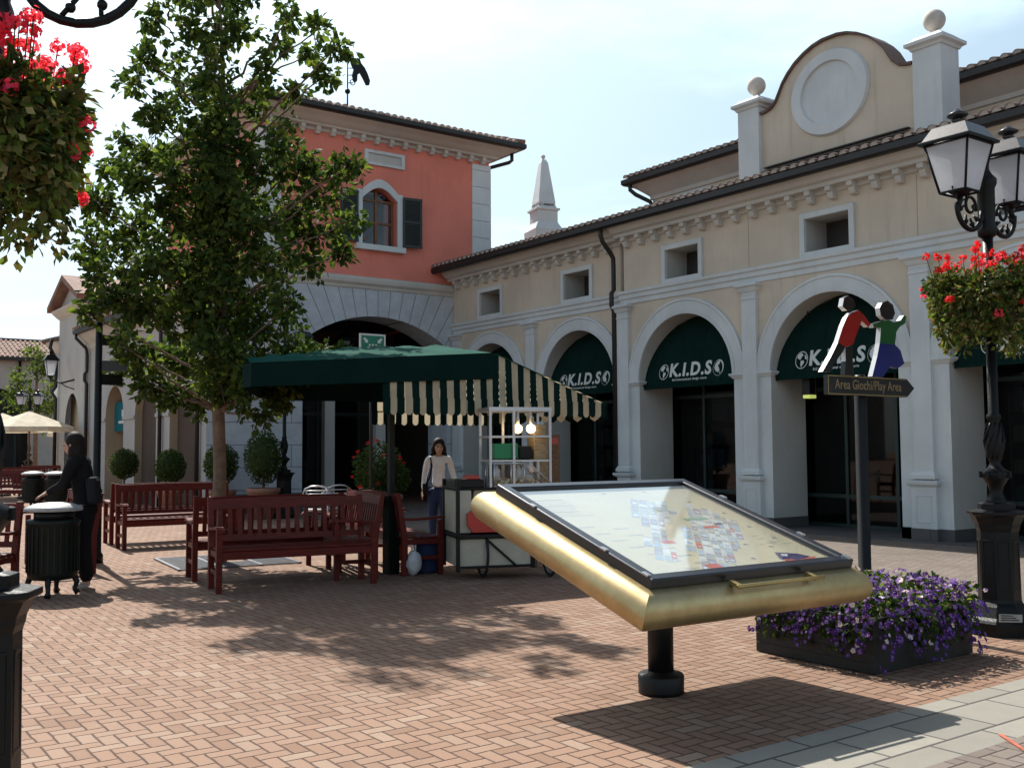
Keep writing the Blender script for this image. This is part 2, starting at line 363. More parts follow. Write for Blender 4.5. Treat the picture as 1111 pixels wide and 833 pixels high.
    def sweep(s, prof, path, mi=0, closed=False, flip=False):
        """prof (out, z) swept along plan path (x, y, z) with mitred corners; out = right-hand side of travel"""
        P = [V((p[0], p[1], p[2] if len(p) > 2 else 0)) for p in path]; n = len(P); rows = []
        for i, p in enumerate(P):
            ns = []
            if closed or i > 0: d = P[i]-P[i-1]; ns.append(V((d.y, -d.x, 0)).normalized())
            if closed or i < n-1: d = P[(i+1) % n]-P[i]; ns.append(V((d.y, -d.x, 0)).normalized())
            mth = sum(ns, V()); mth.normalize(); k = 1/max(.2, mth.dot(ns[0]))
            rows.append([p+mth*k*o+V((0, 0, z)) for o, z in prof])
        m = len(prof); vs = [q for r in rows for q in r]; fs = []
        for i in range(n if closed else n-1):
            j = (i+1) % n
            for k in range(m):
                k2 = (k+1) % m; fs.append((i*m+k, j*m+k, j*m+k2, i*m+k2))
        if not closed: fs.append(tuple(range(m))); fs.append(tuple((n-1)*m+k for k in range(m-1, -1, -1)))
        return s.add(vs, fs, mi)
    def build(s, name, mats, parent=None, bevel=0, smooth_all=False, org=None, recalc=True):
        if not isinstance(mats, (list, tuple)): mats = [mats]
        o0 = V(org) if org is not None else (ORG[parent.name] if parent is not None else V((0, 0, 0)))
        me = bpy.data.meshes.new(name); me.from_pydata([tuple(V(p)-o0) for p in s.v], [], s.f)
        for m in mats: me.materials.append(M[m] if isinstance(m, str) else m)
        for p, k, q in zip(me.polygons, s.mi, s.sm): p.material_index = k; p.use_smooth = q or smooth_all
        me.update()
        if recalc:
            bm = bmesh.new(); bm.from_mesh(me); bmesh.ops.recalc_face_normals(bm, faces=bm.faces); bm.to_mesh(me); bm.free()
        o = bpy.data.objects.new(name, me); COL.objects.link(o)
        if parent is not None: o.parent = parent; ORG[o.name] = o0
        else: o.location = o0; ORG[o.name] = o0
        if bevel:
            b = o.modifiers.new('bevel', 'BEVEL'); b.width = bevel; b.segments = 2; b.limit_method = 'ANGLE'; b.angle_limit = radians(40)
        return o
KIDS = {}
def copy_tree(o, parent=None, **kw):
    if not KIDS:
        pass
    c = o.copy(); COL.objects.link(c); c.parent = parent; ORG[c.name] = ORG.get(o.name, V())
    for ch in [q for q in bpy.data.objects if q.parent == o]: copy_tree(ch, c)
    return c
def place(o, loc, rz=0, label=None, group=None):
    o.location = loc; o.rotation_euler.z = rz
    if label: o['label'] = label
    if group: o['group'] = group
    return o

def text(body, size, ext, fn, bold=0.0, align='CENTER', sp=1.0):
    """mesh builder of extruded lettering; fn(u, v, d) -> 3-D point"""
    cu = bpy.data.curves.new('t', 'FONT'); cu.body = body; cu.size = size; cu.extrude = ext; cu.align_x = align; cu.align_y = 'BOTTOM_BASELINE'
    cu.offset = bold; cu.space_character = sp; cu.resolution_u = 3
    ob = bpy.data.objects.new('t', cu); COL.objects.link(ob)
    dg = bpy.context.evaluated_depsgraph_get(); me = bpy.data.meshes.new_from_object(ob.evaluated_get(dg))
    b = MB().add([fn(v.co.x, v.co.y, v.co.z+ext) for v in me.vertices], [tuple(p.vertices) for p in me.polygons])
    bpy.data.objects.remove(ob); bpy.data.curves.remove(cu); bpy.data.meshes.remove(me)
    return b

def leaves(mb, blobs, n, size, mis=(0, 1, 2), wts=None, shell=.55, droop=0, flat=1.0, rnd=random):
    """n folded leaves spread through the volume of every blob (centre, radius)"""
    for c, r in blobs:
        c = V(c); rv = V(r) if isinstance(r, (tuple, list)) else V((r, r, r*flat))
        k = int(n)
        for _ in range(k):
            d = V((rnd.gauss(0, 1), rnd.gauss(0, 1), rnd.gauss(0, 1))).normalized()
            q = rnd.random()**shell
            p = c+V((d.x*rv.x, d.y*rv.y, d.z*rv.z))*q
            ax = (d+V((rnd.uniform(-1, 1), rnd.uniform(-1, 1), rnd.uniform(-1, .6)-droop))).normalized()
            sd = ax.cross(V((rnd.uniform(-1, 1), rnd.uniform(-1, 1), rnd.uniform(-1, 1)))).normalized(); nn = ax.cross(sd)
            L = size*rnd.uniform(.65, 1.3); w = L*.32
            mi = rnd.choices(mis, wts)[0] if wts else rnd.choice(mis)
            mb.add([p, p+ax*L*.5+sd*w+nn*w*.3, p+ax*L, p+ax*L*.5-sd*w+nn*w*.3], [(0, 1, 2), (0, 2, 3)], mi)
def petals(mb, c, r, mi, rnd=random, k=7, s=.02):
    k = int(k*1.7); s *= .72
    c = V(c)
    for _ in range(k):
        d = V((rnd.gauss(0, 1), rnd.gauss(0, 1), rnd.gauss(.3, 1))).normalized(); p = c+d*r*rnd.uniform(.5, 1)
        u = d.orthogonal().normalized(); w = d.cross(u); a = rnd.uniform(0, pi)
        u, w = u*cos(a)+w*sin(a), w*cos(a)-u*sin(a)
        mb.add([p+u*s, p+w*s+d*s*.3, p-u*s, p-w*s+d*s*.3], [(0, 1, 2, 3)], mi)
# ================================================================ setting
def struct(mb, name, mat, **k): return tag(mb.build(name, mat, **k), kind='structure')
struct(MB().add([(-120, -60, 0), (140, -60, 0), (140, 200, 0), (-120, 200, 0)], [(0, 1, 2, 3)]), 'ground', 'brick_paving', recalc=False)
def sheet(x0, x1, y0, y1, z): return MB().add([(x0, y0, z), (x1, y0, z), (x1, y1, z), (x0, y1, z)], [(0, 1, 2, 3)])
struct(sheet(-14, 14.15, 2.83, 3.50, .004), 'pavement_slab_border', 'stone_slab', recalc=False)
struct(sheet(-14, 14.15, -12, 2.83, .0045), 'pavement_grey', 'grey_brick', recalc=False)
struct(sheet(9.3, 14.15, 3.50, 22.7, .005), 'pavement_by_gallery', 'grey_brick', recalc=False)
struct(MB().cbox((4.98, 2.66, .010), (.022, .62, .004), rz=radians(-38)), 'pavement_painted_line', 'red_line')
mbk = MB(); mbk.box(14.15, 14.40, -2.9, 22.7, 0, .035); mbk.box(14.40, 18.2, -2.9, 22.7, 0, .034)
struct(mbk, 'pavement_gallery_floor', 'granite_floor')

# ================================================================ tiled roofs
def tile_rows(mb, a, b, slope, pitch=.2, lenf=None, r=.075, row=.36, mi=0, me=1):
    """a -> b is the eave, slope the vector from eave to ridge; round cover tiles over a flat bed"""
    a, b, sl = V(a), V(b), V(slope); ed = (b-a); L = ed.length; e = ed/L; sn = sl.normalized(); up = e.cross(sn).normalized()
    if up.z < 0: up = -up
    n = int(L/pitch)
    for i in range(n+1):
        t = (i+.5)*L/(n+1); ln = sl.length if lenf is None else sl.length*lenf(t/L)
        if ln < .15: continue
        o = a+e*t; k = max(1, int(ln/row)); seg = 5
        jit = random.uniform(-.012, .012)
        for q in range(k):
            s0 = q*ln/k; s1 = (q+1)*ln/k+.04; vs = []
            for s_, rr, lift in ((s0, r*1.06, .022), (s1, r*.9, .0)):
                for g in range(seg+1):
                    th = pi*g/seg; vs.append(o+e*(jit+rr*cos(th))+sn*s_+up*(lift+rr*sin(th)*.9))
            fs = [(g, g+1, seg+2+g, seg+1+g) for g in range(seg)]
            mb.add(vs, fs, mi, True)
            if q == 0: mb.add([p+sn*.015 for p in vs[:seg+1]], [tuple(range(seg+1))], me)
    f = 1 if lenf is None else None
    # bed
    m = 24; vs = []
    for i in range(m+1):
        t = i/m; ln = sl.length*(1 if lenf is None else lenf(t)); p = a+ed*t; vs += [p, p+sn*ln]
    mb.add(vs, [(2*i, 2*i+2, 2*i+3, 2*i+1) for i in range(m)], mi)
    return mb

# ================================================================ beige arcade building on the right
PITCH = 3.4; XF = 14.365; BAYS = [21.0-PITCH*k for k in range(7)]; AR = 1.27; SPR = 2.79; TH = .93
arc = thing('arcade_building', 'long beige arcade with white arches, green shop awnings and a curved gable on its roof', 'building', (XF, 10.8, 0))
def xf(c): return XF + (.14 if c > 16 else 0)
wall = MB(); NSEG = 20
for c in BAYS:
    x = xf(c); y0, y1 = c-1.7, c+1.7; xb = XF+TH
    zt = 4.45
    # front jambs, soffit, spandrel
    for (a, b) in ((y0, c-AR), (c+AR, y1)):
        wall.add([(x, a, 0), (x, b, 0), (x, b, SPR), (x, a, SPR)], [(0, 1, 2, 3)], 1)
        wall.add([(x, a, SPR), (x, b, SPR), (x, b, zt), (x, a, zt)], [(0, 1, 2, 3)], 0)
    pts = [(c-AR*cos(pi*k/NSEG), SPR+AR*sin(pi*k/NSEG)) for k in range(NSEG+1)]
    for k in range(NSEG):
        (ya, za), (yb, zb) = pts[k], pts[k+1]
        wall.add([(x, ya, za), (x, yb, zb), (x, yb, zt), (x, ya, zt)], [(0, 1, 2, 3)], 0)
        wall.add([(x, ya, za), (x, yb, zb), (xb, yb, zb), (xb, ya, za)], [(0, 1, 2, 3)], 2, True)
        wall.add([(xb, ya, za), (xb, yb, zb), (xb, yb, zt), (xb, ya, zt)], [(0, 1, 2, 3)], 2)
    for yy in (c-AR, c+AR): wall.add([(x, yy, 0), (xb, yy, 0), (xb, yy, SPR), (x, yy, SPR)], [(0, 1, 2, 3)], 2)
    for (a, b) in ((y0, c-AR), (c+AR, y1)): wall.add([(xb, a, 0), (xb, b, 0), (xb, b, zt), (xb, a, zt)], [(0, 1, 2, 3)], 2)
    # upper zone with a small square window pocket
    w0, w1, z0, z1, zz = c-.46, c+.46, 4.77, 5.37, 6.02
    for q in ((y0, w0, zt, zz), (w1, y1, zt, zz), (w0, w1, zt, z0), (w0, w1, z1, zz)):
        wall.add([(x, q[0], q[2]), (x, q[1], q[2]), (x, q[1], q[3]), (x, q[0], q[3])], [(0, 1, 2, 3)], 0)
    d = x+.6
    wall.add([(x, w0, z0), (x, w1, z0), (x, w1, z1), (x, w0, z1), (d, w0, z0), (d, w1, z0), (d, w1, z1), (d, w0, z1)], [(0, 1, 5, 4), (1, 2, 6, 5), (2, 3, 7, 6), (3, 0, 4, 7)], 2)
wall.add([(XF, 16.0, 0), (XF+.14, 16.0, 0), (XF+.14, 16.0, 6.02), (XF, 16.0, 6.02)], [(0, 1, 2, 3)], 0)
yE = BAYS[-1]-1.7; yN = BAYS[0]+1.7
wall.add([(XF, yE, 0), (19.5, yE, 0), (19.5, yE, 6.0), (XF, yE, 6.0)], [(0, 1, 2, 3)], 0)
wall.build('wall', ['beige', 'white_plaster', 'jamb'], arc, recalc=False)
# vertical render joints
for yy in (12.52, 9.12, 5.72): MB().box(XF-.003, XF+.02, yy-.006, yy+.006, 4.7, 5.68).build('render_joint', 'tan', arc)
# string course, cornice
SC = [(0.0, 4.40), (.035, 4.42), (.035, 4.50), (.07, 4.53), (.07, 4.60), (.105, 4.63), (.11, 4.685), (0.0, 4.70)]
CO = [(0, 5.70), (.05, 5.72), (.05, 5.80), (.20, 5.80), (.21, 5.86), (.28, 5.89), (.33, 5.96), (.40, 6.0), (.40, 6.04), (0, 6.05)]
for nm, pr in (('string_course', SC), ('cornice', CO)):
    for (a, b, x) in ((yN, 16.0, XF+.14), (16.0, yE, XF)):
        prf = pr
        m = MB().sweep(prf, [(x+.001, a), (x+.001, b)])
        cn = m.build(nm, 'white_plaster' if nm == 'string_course' else 'trim', arc)
        if nm == 'cornice':
            k = 0; yy = a-.26
            while yy > b+.1:
                t = MB(); xx = x
                t.prism([(0, 5.80), (0, 5.60), (.04, 5.58), (.10, 5.60), (.13, 5.66), (.13, 5.70), (.19, 5.72), (.19, 5.795)], lambda u, v, d, yy=yy, xx=xx: (xx-u-.002, yy+d, v), -.055, .055)
                t.build('bracket', 'trim', cn); yy -= .425
# pilasters
for k in range(8):
    y = yN-PITCH*k
    if y > 22: y -= .17
    x = xf(y+.3 if abs(y-16) > .5 else 16.5) - (0 if abs(y-16) > .5 else .14)
    m = MB()
    m.box(x-.07, x+.02, y-.165, y+.165, .96, 4.20)
    m.box(x-.085, x+.02, y-.175, y+.175, 4.12, 4.15)
    m.sweep([(0, 4.20), (.0, 4.24), (.03, 4.27), (.06, 4.33), (.10, 4.36), (.10, 4.40), (-.05, 4.40)], [(x+.02, y+.165), (x-.07, y+.165), (x-.07, y-.165), (x+.02, y-.165)][::1])
    m.sweep([(0, .96), (.05, .96), (.05, 1.02), (.02, 1.06), (0, 1.08)], [(x+.02, y+.165), (x-.07, y+.165), (x-.07, y-.165), (x+.02, y-.165)])
    m.sweep([(-.05, .84), (.02, .85), (.05, .88), (.06, .93), (-.05, .955)], [(x+.02, y+.21), (x-.09, y+.21), (x-.09, y-.21), (x+.02, y-.21)])
    m.box(x-.09, x+.02, y-.21, y+.21, .035, .85)
    for (a, b, z0, z1) in ((-.13, .13, .70, .715), (-.13, .13, .30, .315), (-.13, -.115, .315, .70), (.115, .13, .315, .70)):
        m.box(x-.098, x-.088, y+a, y+b, z0, z1)
    m.box(x-.105, x+.02, y-.222, y+.222, .035, .21, 1)
    m.build('pilaster', ['white_plaster', 'grey_stone'] if False else ['white_plaster', 'granite_floor'], arc, bevel=.004)
for c in BAYS:
    x = xf(c)
    # archivolt ring
    m = MB(); prof = [(0, 0), (0, -.045), (.07, -.055), (.07, -.04), (.24, -.04), (.26, -.06), (.30, -.05), (.30, 0)]
    vs = []; fs = []; nn = 32; q = len(prof)
    for i in range(nn+1):
        th = pi*i/nn
        for r, d in prof: vs.append((x+d-.001, c-(AR+r-.01)*cos(th), SPR+(AR+r-.01)*sin(th)))
    for i in range(nn):
        for k in range(q-1): fs.append((i*q+k, (i+1)*q+k, (i+1)*q+k+1, i*q+k+1))
    m.add(vs, fs); m.build('arch_moulding', 'white_plaster', arc)
    # impost mouldings wrapping into the opening
    m = MB()
    for s in (-1, 1):
        ya = c+s*(AR+.27); yb = c+s*AR
        path = [(x, ya), (x, yb), (x+TH, yb)]
        if s > 0: pass
        pr = [(-.02, 2.70), (.02, 2.71), (.05, 2.75), (.07, 2.77), (.07, 2.80), (-.02, 2.815)]
        if s < 0: path = path[::1]; pr = [(-o, z) for o, z in pr]
        m.sweep(pr, path)
        m.build('impost_moulding', 'white_plaster', arc); m = MB()
        # granite skirting
        sk = [(-.02, .036), (.012, .036), (.012, .21), (-.02, .21)]
        if s < 0: sk = [(-o, z) for o, z in sk]
        m.sweep(sk, path)
        m.build('skirting', 'granite_floor', arc)
    # window
    f = MB()
    for q in ((c-.55, c-.45, 4.69, 5.46), (c+.45, c+.55, 4.69, 5.46), (c-.45, c+.45, 5.36, 5.46), (c-.45, c+.45, 4.69, 4.78)):
        f.box(x-.045, x+.03, q[0], q[1], q[2], q[3])
    wf = f.build('window', 'white_plaster', arc, bevel=.004)
    MB().add([(x+.59, c-.46, 4.77), (x+.59, c+.46, 4.77), (x+.59, c+.46, 5.37), (x+.59, c-.46, 5.37)], [(0, 1, 2, 3)]).build('louvre_panel', 'shelf_dark', wf)
    # awning filling the head of the arch
    xa = x+.22; m = MB(); vs = []; fs = []; R2 = 10
    for a in range(R2+1):
        z = 2.66+(SPR+AR-.03-2.66)*a/R2; t = a/R2
        h = AR-.02 if z <= SPR else sqrt(max(0, (AR-.02)**2-(z-SPR)**2))
        for k in range(9):
            vs.append((xa-.10+.34*t**1.3, c+h*(1-k/4), z))
    for a in range(R2):
        for k in range(8): fs.append((a*9+k, a*9+k+1, (a+1)*9+k+1, (a+1)*9+k))
    m.add(vs, fs, 0, True)
    m.box(xa-.115, xa-.085, c-AR+.02, c+AR-.02, 2.63, 2.68)
    m.tube([(xa-.1, c+AR-.03, 2.70), (xa-.16, c+AR-.07, 2.715)], .02)
    for u_ in (-.82, -.27, .28, .83):      # sewn seams
        hh = sqrt(max(0.02, (AR-.06)**2-u_**2)); n_ = 8; sv = []
        for q in range(n_+1):
            z = 2.66+(SPR+hh-2.66)*q/n_; t_ = (z-2.66)/1.37; sv.append((xa-.10+.34*t_**1.3-.002, c+u_, z))
        m.tube(sv, .006, 4)
    aw = m.build('awning', 'awning_green', arc)
    def fn(u, v, d, c=c, xa=xa):
        z = 2.86+v; t = (z-2.66)/1.37
        return (xa-.10+.34*max(0, t)**1.3-.006-d*.5, c-u, z)
    text('K.I.D.S', .36, .004, fn, .012, sp=1.12).build('lettering', 'lettering', aw)
    fn2 = lambda u, v, d, fn=fn: fn(u, v-.095, d)
    text('kid international design store', .068, .003, fn2, .001, sp=1.12).build('small_lettering', 'lettering', aw)
    for s_, gx in ((0, -.72), (1, .74)):
        g = MB(); ring = []
        for i in range(28):
            th = 2*pi*i/28; ring.append((th))
        vs = []; fs = []
        for i, th in enumerate(ring):
            wv = .014 if s_ == 0 else .006+.03*max(0, cos(th-.5))
            for r in (.155, .155-wv): vs.append(fn(gx+r*.86*cos(th), .10+r*sin(th), .004))
        for i in range(28): k = (i+1) % 28; fs.append((2*i, 2*k, 2*k+1, 2*i+1))
        g.add(vs, fs)
        rr = random.Random(5)
        lands = [[(-.09, .10), (-.02, .13), (.03, .09), (-.01, .05), (-.03, .01), (-.07, .02), (-.11, .05)], [(-.02, -.01), (.05, -.01), (.06, -.05), (.03, -.08), (.0, -.13), (-.02, -.08)], [(.06, .10), (.11, .06), (.12, .0), (.08, .02)]] if s_ == 0 else \
                [[(-.10, .06), (-.05, .12), (.03, .13), (.02, .07), (-.02, .04), (.02, -.01), (.04, -.06), (-.01, -.09), (-.07, -.06), (-.11, 0)], [(.03, -.09), (.07, -.08), (.06, -.12)]]
        for l in lands:
            g.prism(l[::-1], lambda u, v, d, gx=gx: fn(gx+u*.9, .10+v, d), 0, .004)
        g.build('globe_emblem', 'lettering', aw)
    # shop front recessed behind the arch
    xs = XF+TH+.12; m = MB(); fr = .06
    for yy in (c-1.5, c-.55, c+.45, c+1.44): m.box(xs-.03, xs+.03, yy, yy+fr, .035, 4.3)
    for zz in (.035, .55, 2.45, 4.2): m.box(xs-.028, xs+.028, c-1.5, c+1.5, zz, zz+fr*1.1)
    sf = m.build('shop_front', 'frame_green', arc)
    MB().add([(xs, c-1.5, .035), (xs, c+1.5, .035), (xs, c+1.5, 4.3), (xs, c-1.5, 4.3)], [(0, 1, 2, 3)]).build('glass', 'glass', sf)
    # shelves and goods inside
    if abs(c-10.8) > .1:
        m = MB(); rr = random.Random(int(c*10)); mats = ['shelf_dark', 'goods0', 'goods1', 'goods2', 'goods3', 'dim_lit']
        for zz in (.5, 1.0, 1.5, 2.0): m.box(xs+.5, xs+.95, c-1.2, c+1.2, zz, zz+.03)
        for yy in (-1.2, 0, 1.2): m.box(xs+.5, xs+.95, c+yy-.02, c+yy+.02, .03, 2.3)
        for zz in (.53, 1.03, 1.53, 2.03):
            yy = c-1.12
            while yy < c+1.05:
                w = rr.uniform(.12, .3); h = rr.uniform(.15, .4); m.box(xs+.55, xs+.8, yy, yy+w*.85, zz, zz+h, rr.choice([1, 2, 3, 4])); yy += w
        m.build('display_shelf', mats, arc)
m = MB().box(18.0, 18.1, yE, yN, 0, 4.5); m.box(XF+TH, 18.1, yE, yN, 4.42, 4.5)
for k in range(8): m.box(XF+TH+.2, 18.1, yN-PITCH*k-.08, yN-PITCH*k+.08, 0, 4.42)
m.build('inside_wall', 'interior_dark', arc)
# eaves gutter, roof, downpipe
for (a, b, xx) in ((yN, 16.0, XF+.14), (16.0, yE, XF)):
    pass
gp = [(.38, 6.045), (.38, 6.01), (.42, 5.985), (.50, 5.985), (.54, 6.02), (.54, 6.12), (.52, 6.12), (.38, 6.075)]
MB().sweep(gp, [(XF+.02, yN+.25), (XF+.02, yE)]).build('gutter', 'gutter', arc)
rf = MB(); tile_rows(rf, (XF-.50, yE, 6.13), (XF-.50, yN+.2, 6.13), (5.2, 0, 1.12), pitch=.2)
rf.build('roof', ['dark_tile', 'mortar_end'], arc)
yp = 16.13
MB().tube([(XF-.43, yp, 6.0), (XF-.43, yp, 5.86), (XF-.38, yp, 5.74), (XF-.16, yp, 5.52), (XF-.09, yp, 5.42), (XF-.085, yp, 5.2), (XF-.085, yp, 4.75), (XF-.15, yp, 4.68), (XF-.15, yp, 4.42), (XF-.085, yp, 4.3), (XF-.085, yp, .05)], .05, 10).build('downpipe', 'gutter', arc)
# curved gable on the roof
gx0, gx1 = XF-.02, XF+.36; GY = 10.62; gz = 6.24
half = [(1.52, 7.42), (1.40, 7.43), (1.27, 7.47), (1.17, 7.56), (1.10, 7.68), (1.02, 7.82), (.90, 7.96), (.74, 8.10), (.55, 8.21), (.35, 8.29), (.15, 8.33)]
poly = [(GY-1.52, gz), (GY+1.52, gz)]+[(GY+a, z) for a, z in half]+[(GY-a, z) for a, z in half[::-1]]
gb = MB().prism(poly, lambda u, v, d: (d, u, v), gx0, gx1).build('gable', 'beige', arc)
cp = MB(); top = [(GY+a, z) for a, z in half]+[(GY-a, z) for a, z in half[::-1]]
for i in range(len(top)-1):
    (ya, za), (yb, zb) = top[i], top[i+1]
    cp.add([(gx0-.06, ya, za+.002), (gx1+.05, ya, za+.002), (gx1+.05, yb, zb+.002), (gx0-.06, yb, zb+.002), (gx0-.06, ya, za+.045), (gx1+.05, ya, za+.045), (gx1+.05, yb, zb+.045), (gx0-.06, yb, zb+.045)],
           [(0, 1, 2, 3), (4, 5, 6, 7), (0, 4, 7, 3), (1, 5, 6, 2)])
cp.build('coping', 'dark_tile', gb)
ro = MB(); vs = []; fs = []; rp = [(.56, -.005), (.57, -.06), (.76, -.06), (.79, -.005)]; nn = 40
for i in range(nn):
    th = 2*pi*i/nn
    for r, d in rp: vs.append((gx0+d, GY+.05+r*cos(th), 7.42+r*.93*sin(th)))
for i in range(nn):
    k = (i+1) % nn
    for q in range(3): fs.append((i*4+q, k*4+q, k*4+q+1, i*4+q+1))
ro.add(vs, fs); ro.add([(gx0-.012, GY+.05+.57*cos(2*pi*i/nn), 7.42+.57*.93*sin(2*pi*i/nn)) for i in range(nn)], [tuple(range(nn))])
ro.build('roundel', 'white_plaster', gb)
MB().box(gx0-.10, gx0-.01, GY-1.45, GY+1.42, gz+.10, gz+.13).box(gx0-.10, gx0-.01, GY-1.45, GY+1.42, gz+.17, gz+.19).build('flashing_rail', 'gutter', gb)
for yy in (GY+1.76, GY-1.80):
    p = MB(); w = .24
    p.box(gx0-.09, gx0+.40, yy-w, yy+w, 6.2, 7.60)
    x0, x1 = gx0-.09, gx0+.40
    p.sweep([(-.1, 7.58), (.02, 7.58), (.04, 7.62), (.09, 7.65), (.09, 7.70), (.03, 7.74), (-.02, 7.79), (-.1, 7.80)], [(x0, yy-w), (x1, yy-w), (x1, yy+w), (x0, yy+w)], closed=True)
    p.box(x0+.06, x1-.06, yy-w+.06, yy+w-.06, 7.6, 7.80)
    pp = p.build('gable_pillar', 'white_plaster', gb)
    xm = (x0+x1)/2
    MB().ball((xm, yy, 8.06), .17, seg=24, rings=14).lathe([(.10, 7.79), (.07, 7.84), (.06, 7.90), (.09, 7.93)], (xm, yy, 0), 16).build('stone_ball', 'ball_stone', pp)
# set-back upper storey
ux = 17.0; uy = 17.75
up_ = MB().box(ux, 24, yE, uy, 5.5, 7.62).build('upper_wall', 'beige', arc)
cu2 = [(0, 7.34), (.04, 7.36), (.05, 7.44), (.14, 7.52), (.26, 7.62), (.40, 7.72), (.40, 7.78), (0, 7.80)]
MB().sweep(cu2, [(24, uy), (ux, uy), (ux, yE)][::1]).build('upper_cornice', 'trim', up_) if False else MB().sweep([(-o, z) for o, z in cu2], [(ux, yE), (ux, uy), (24, uy)]).build('upper_cornice', 'trim', up_)
MB().sweep([(-o, z) for o, z in [(.38, 7.80), (.38, 7.76), (.42, 7.72), (.50, 7.72), (.54, 7.76), (.54, 7.86), (.50, 7.86)]], [(ux, yE), (ux, uy), (24, uy)]).build('upper_gutter', 'gutter', up_)
r2 = MB(); tile_rows(r2, (ux-.52, yE, 7.88), (ux-.52, uy+.5, 7.88), (4, 0, 1.25), pitch=.2); r2.build('upper_roof', ['dark_tile', 'mortar_end'], up_)
MB().tube([(ux-.46, uy+.3, 7.74), (ux-.46, uy+.3, 7.6), (ux-.38, uy+.2, 7.48), (ux-.12, uy-.02, 7.30), (ux-.07, uy-.09, 7.15), (ux-.07, uy-.09, 6.2)], .05, 10).build('upper_downpipe', 'gutter', up_)
wy = 16.4
f = MB()
for q in ((wy-.55, wy-.46, 6.75, 7.31), (wy+.46, wy+.55, 6.75, 7.31), (wy-.46, wy+.46, 7.23, 7.31)): f.box(ux-.05, ux+.02, *q)
wf = f.build('upper_window', 'white_plaster', up_)
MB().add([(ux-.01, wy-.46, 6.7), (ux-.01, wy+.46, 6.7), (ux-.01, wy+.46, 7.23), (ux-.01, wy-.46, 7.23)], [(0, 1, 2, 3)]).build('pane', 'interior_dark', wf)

# ================================================================ stone obelisk rising behind the arcade roof
P = at(590, 250, 33); ob = thing('stone_obelisk', 'white stone obelisk with a tapering four sided spire, rising behind the arcade roof', 'obelisk', (P.x, P.y, 0))
sc_ = 33/1116.; zb = lambda py: EYE+(481.5-py)*sc_
m = MB(); c = (P.x, P.y, 0)
q45 = pi/4
def sq(prof, mi=0): m.lathe([(r*1.414*sc_, z) for r, z in prof], c, 4, mi, smooth=False, ph=q45-.25)
sq([(17, 0), (17, zb(262)), (16, zb(258)), (16.5, zb(250)), (14, zb(246)), (12.5, zb(243)), (11.5, zb(241)), (11.5, zb(229)), (13.5, zb(228)), (13.5, zb(226)), (10.5, zb(225)), (10.5, zb(223.5))])
m.build('pedestal', 'white_plaster', ob)
m = MB()
for dx in (-1, 1):
    for dy in (-1, 1): m.ball((P.x+dx*8*sc_, P.y+dy*8*sc_, zb(222)), 2.0*sc_, seg=10, rings=6)
m.build('corner_ball', 'ball_stone', ob)
m = MB(); sq([(9.5, zb(221)), (9.8, zb(219.5)), (4.0, zb(175)), (2.2, zb(171))]); m.build('spire', 'white_plaster', ob)
MB().ball((P.x, P.y, zb(167.5)), 2.4*sc_, seg=12, rings=8).lathe([(1.6*sc_, zb(171)), (1.0*sc_, zb(169.5))], c, 10).build('finial', 'ball_stone', ob)

# ================================================================ red tower building
TY = 22.78; TC = 12.3
tw = thing('red_building', 'salmon red upper storey with white corner stones over a grey stone arch', 'building', (TC, TY, 0))
x0, x1 = 9.26, 15.70; yb_ = 30.0
wx0, wx1, wz0, wz1 = 11.83, 12.83, 6.55, 7.72
w = MB()
def fq(m, a, b, z0, z1, y=TY, mi=0): m.add([(a, y, z0), (b, y, z0), (b, y, z1), (a, y, z1)], [(0, 1, 2, 3)], mi)
fq(w, x0, wx0, 5.5, 9.4); fq(w, wx1, x1, 5.5, 9.4); fq(w, wx0, wx1, 5.5, wz0)
ax = [(wx0+(wx1-wx0)*k/12, wz1+.30*sin(pi*k/12)) for k in range(13)]
for k in range(12):
    (a, za), (b, zb_) = ax[k], ax[k+1]; w.add([(a, TY, za), (b, TY, zb_), (b, TY, 9.4), (a, TY, 9.4)], [(0, 1, 2, 3)])
    w.add([(a, TY, za), (b, TY, zb_), (b, TY+.3, zb_), (a, TY+.3, za)], [(0, 1, 2, 3)])
for a in (wx0, wx1): w.add([(a, TY, wz0), (a, TY+.3, wz0), (a, TY+.3, wz1), (a, TY, wz1)], [(0, 1, 2, 3)])
w.add([(wx0, TY, wz0), (wx1, TY, wz0), (wx1, TY+.3, wz0), (wx0, TY+.3, wz0)], [(0, 1, 2, 3)])
w.add([(x0, TY, 5), (x0, yb_, 5), (x0, yb_, 9.4), (x0, TY, 9.4)], [(0, 1, 2, 3)]); w.add([(x1, TY, 5), (x1, yb_, 5), (x1, yb_, 9.4), (x1, TY, 9.4)], [(0, 1, 2, 3)])
w.add([(x0, yb_, 5), (x1, yb_, 5), (x1, yb_, 9.4), (x0, yb_, 9.4)], [(0, 1, 2, 3)])
w.build('upper_wall', 'red_stucco', tw, recalc=False)
for a, b in ((9.22, 9.68), (15.13, 15.74)):
    q = MB(); z = 5.72; k = 0
    while z < 9.05:
        h = .46; q.box(a, b, TY-.035, TY+.5, z+.008, min(z+h, 9.1)); z += h
    q.build('corner_stones', 'white_plaster', tw, bevel=.008)
cor = [(0, 9.20), (.03, 9.21), (.04, 9.28), (.18, 9.29), (.20, 9.33), (.30, 9.37), (.42, 9.44), (.55, 9.49), (.60, 9.52), (.60, 9.56), (0, 9.58)]
path = [(x0, yb_), (x0, TY), (x1, TY), (x1, yb_)]
cn = MB().sweep([(o, z) for o, z in cor], path).build('cornice', 'trim', tw)
k = x0+.12
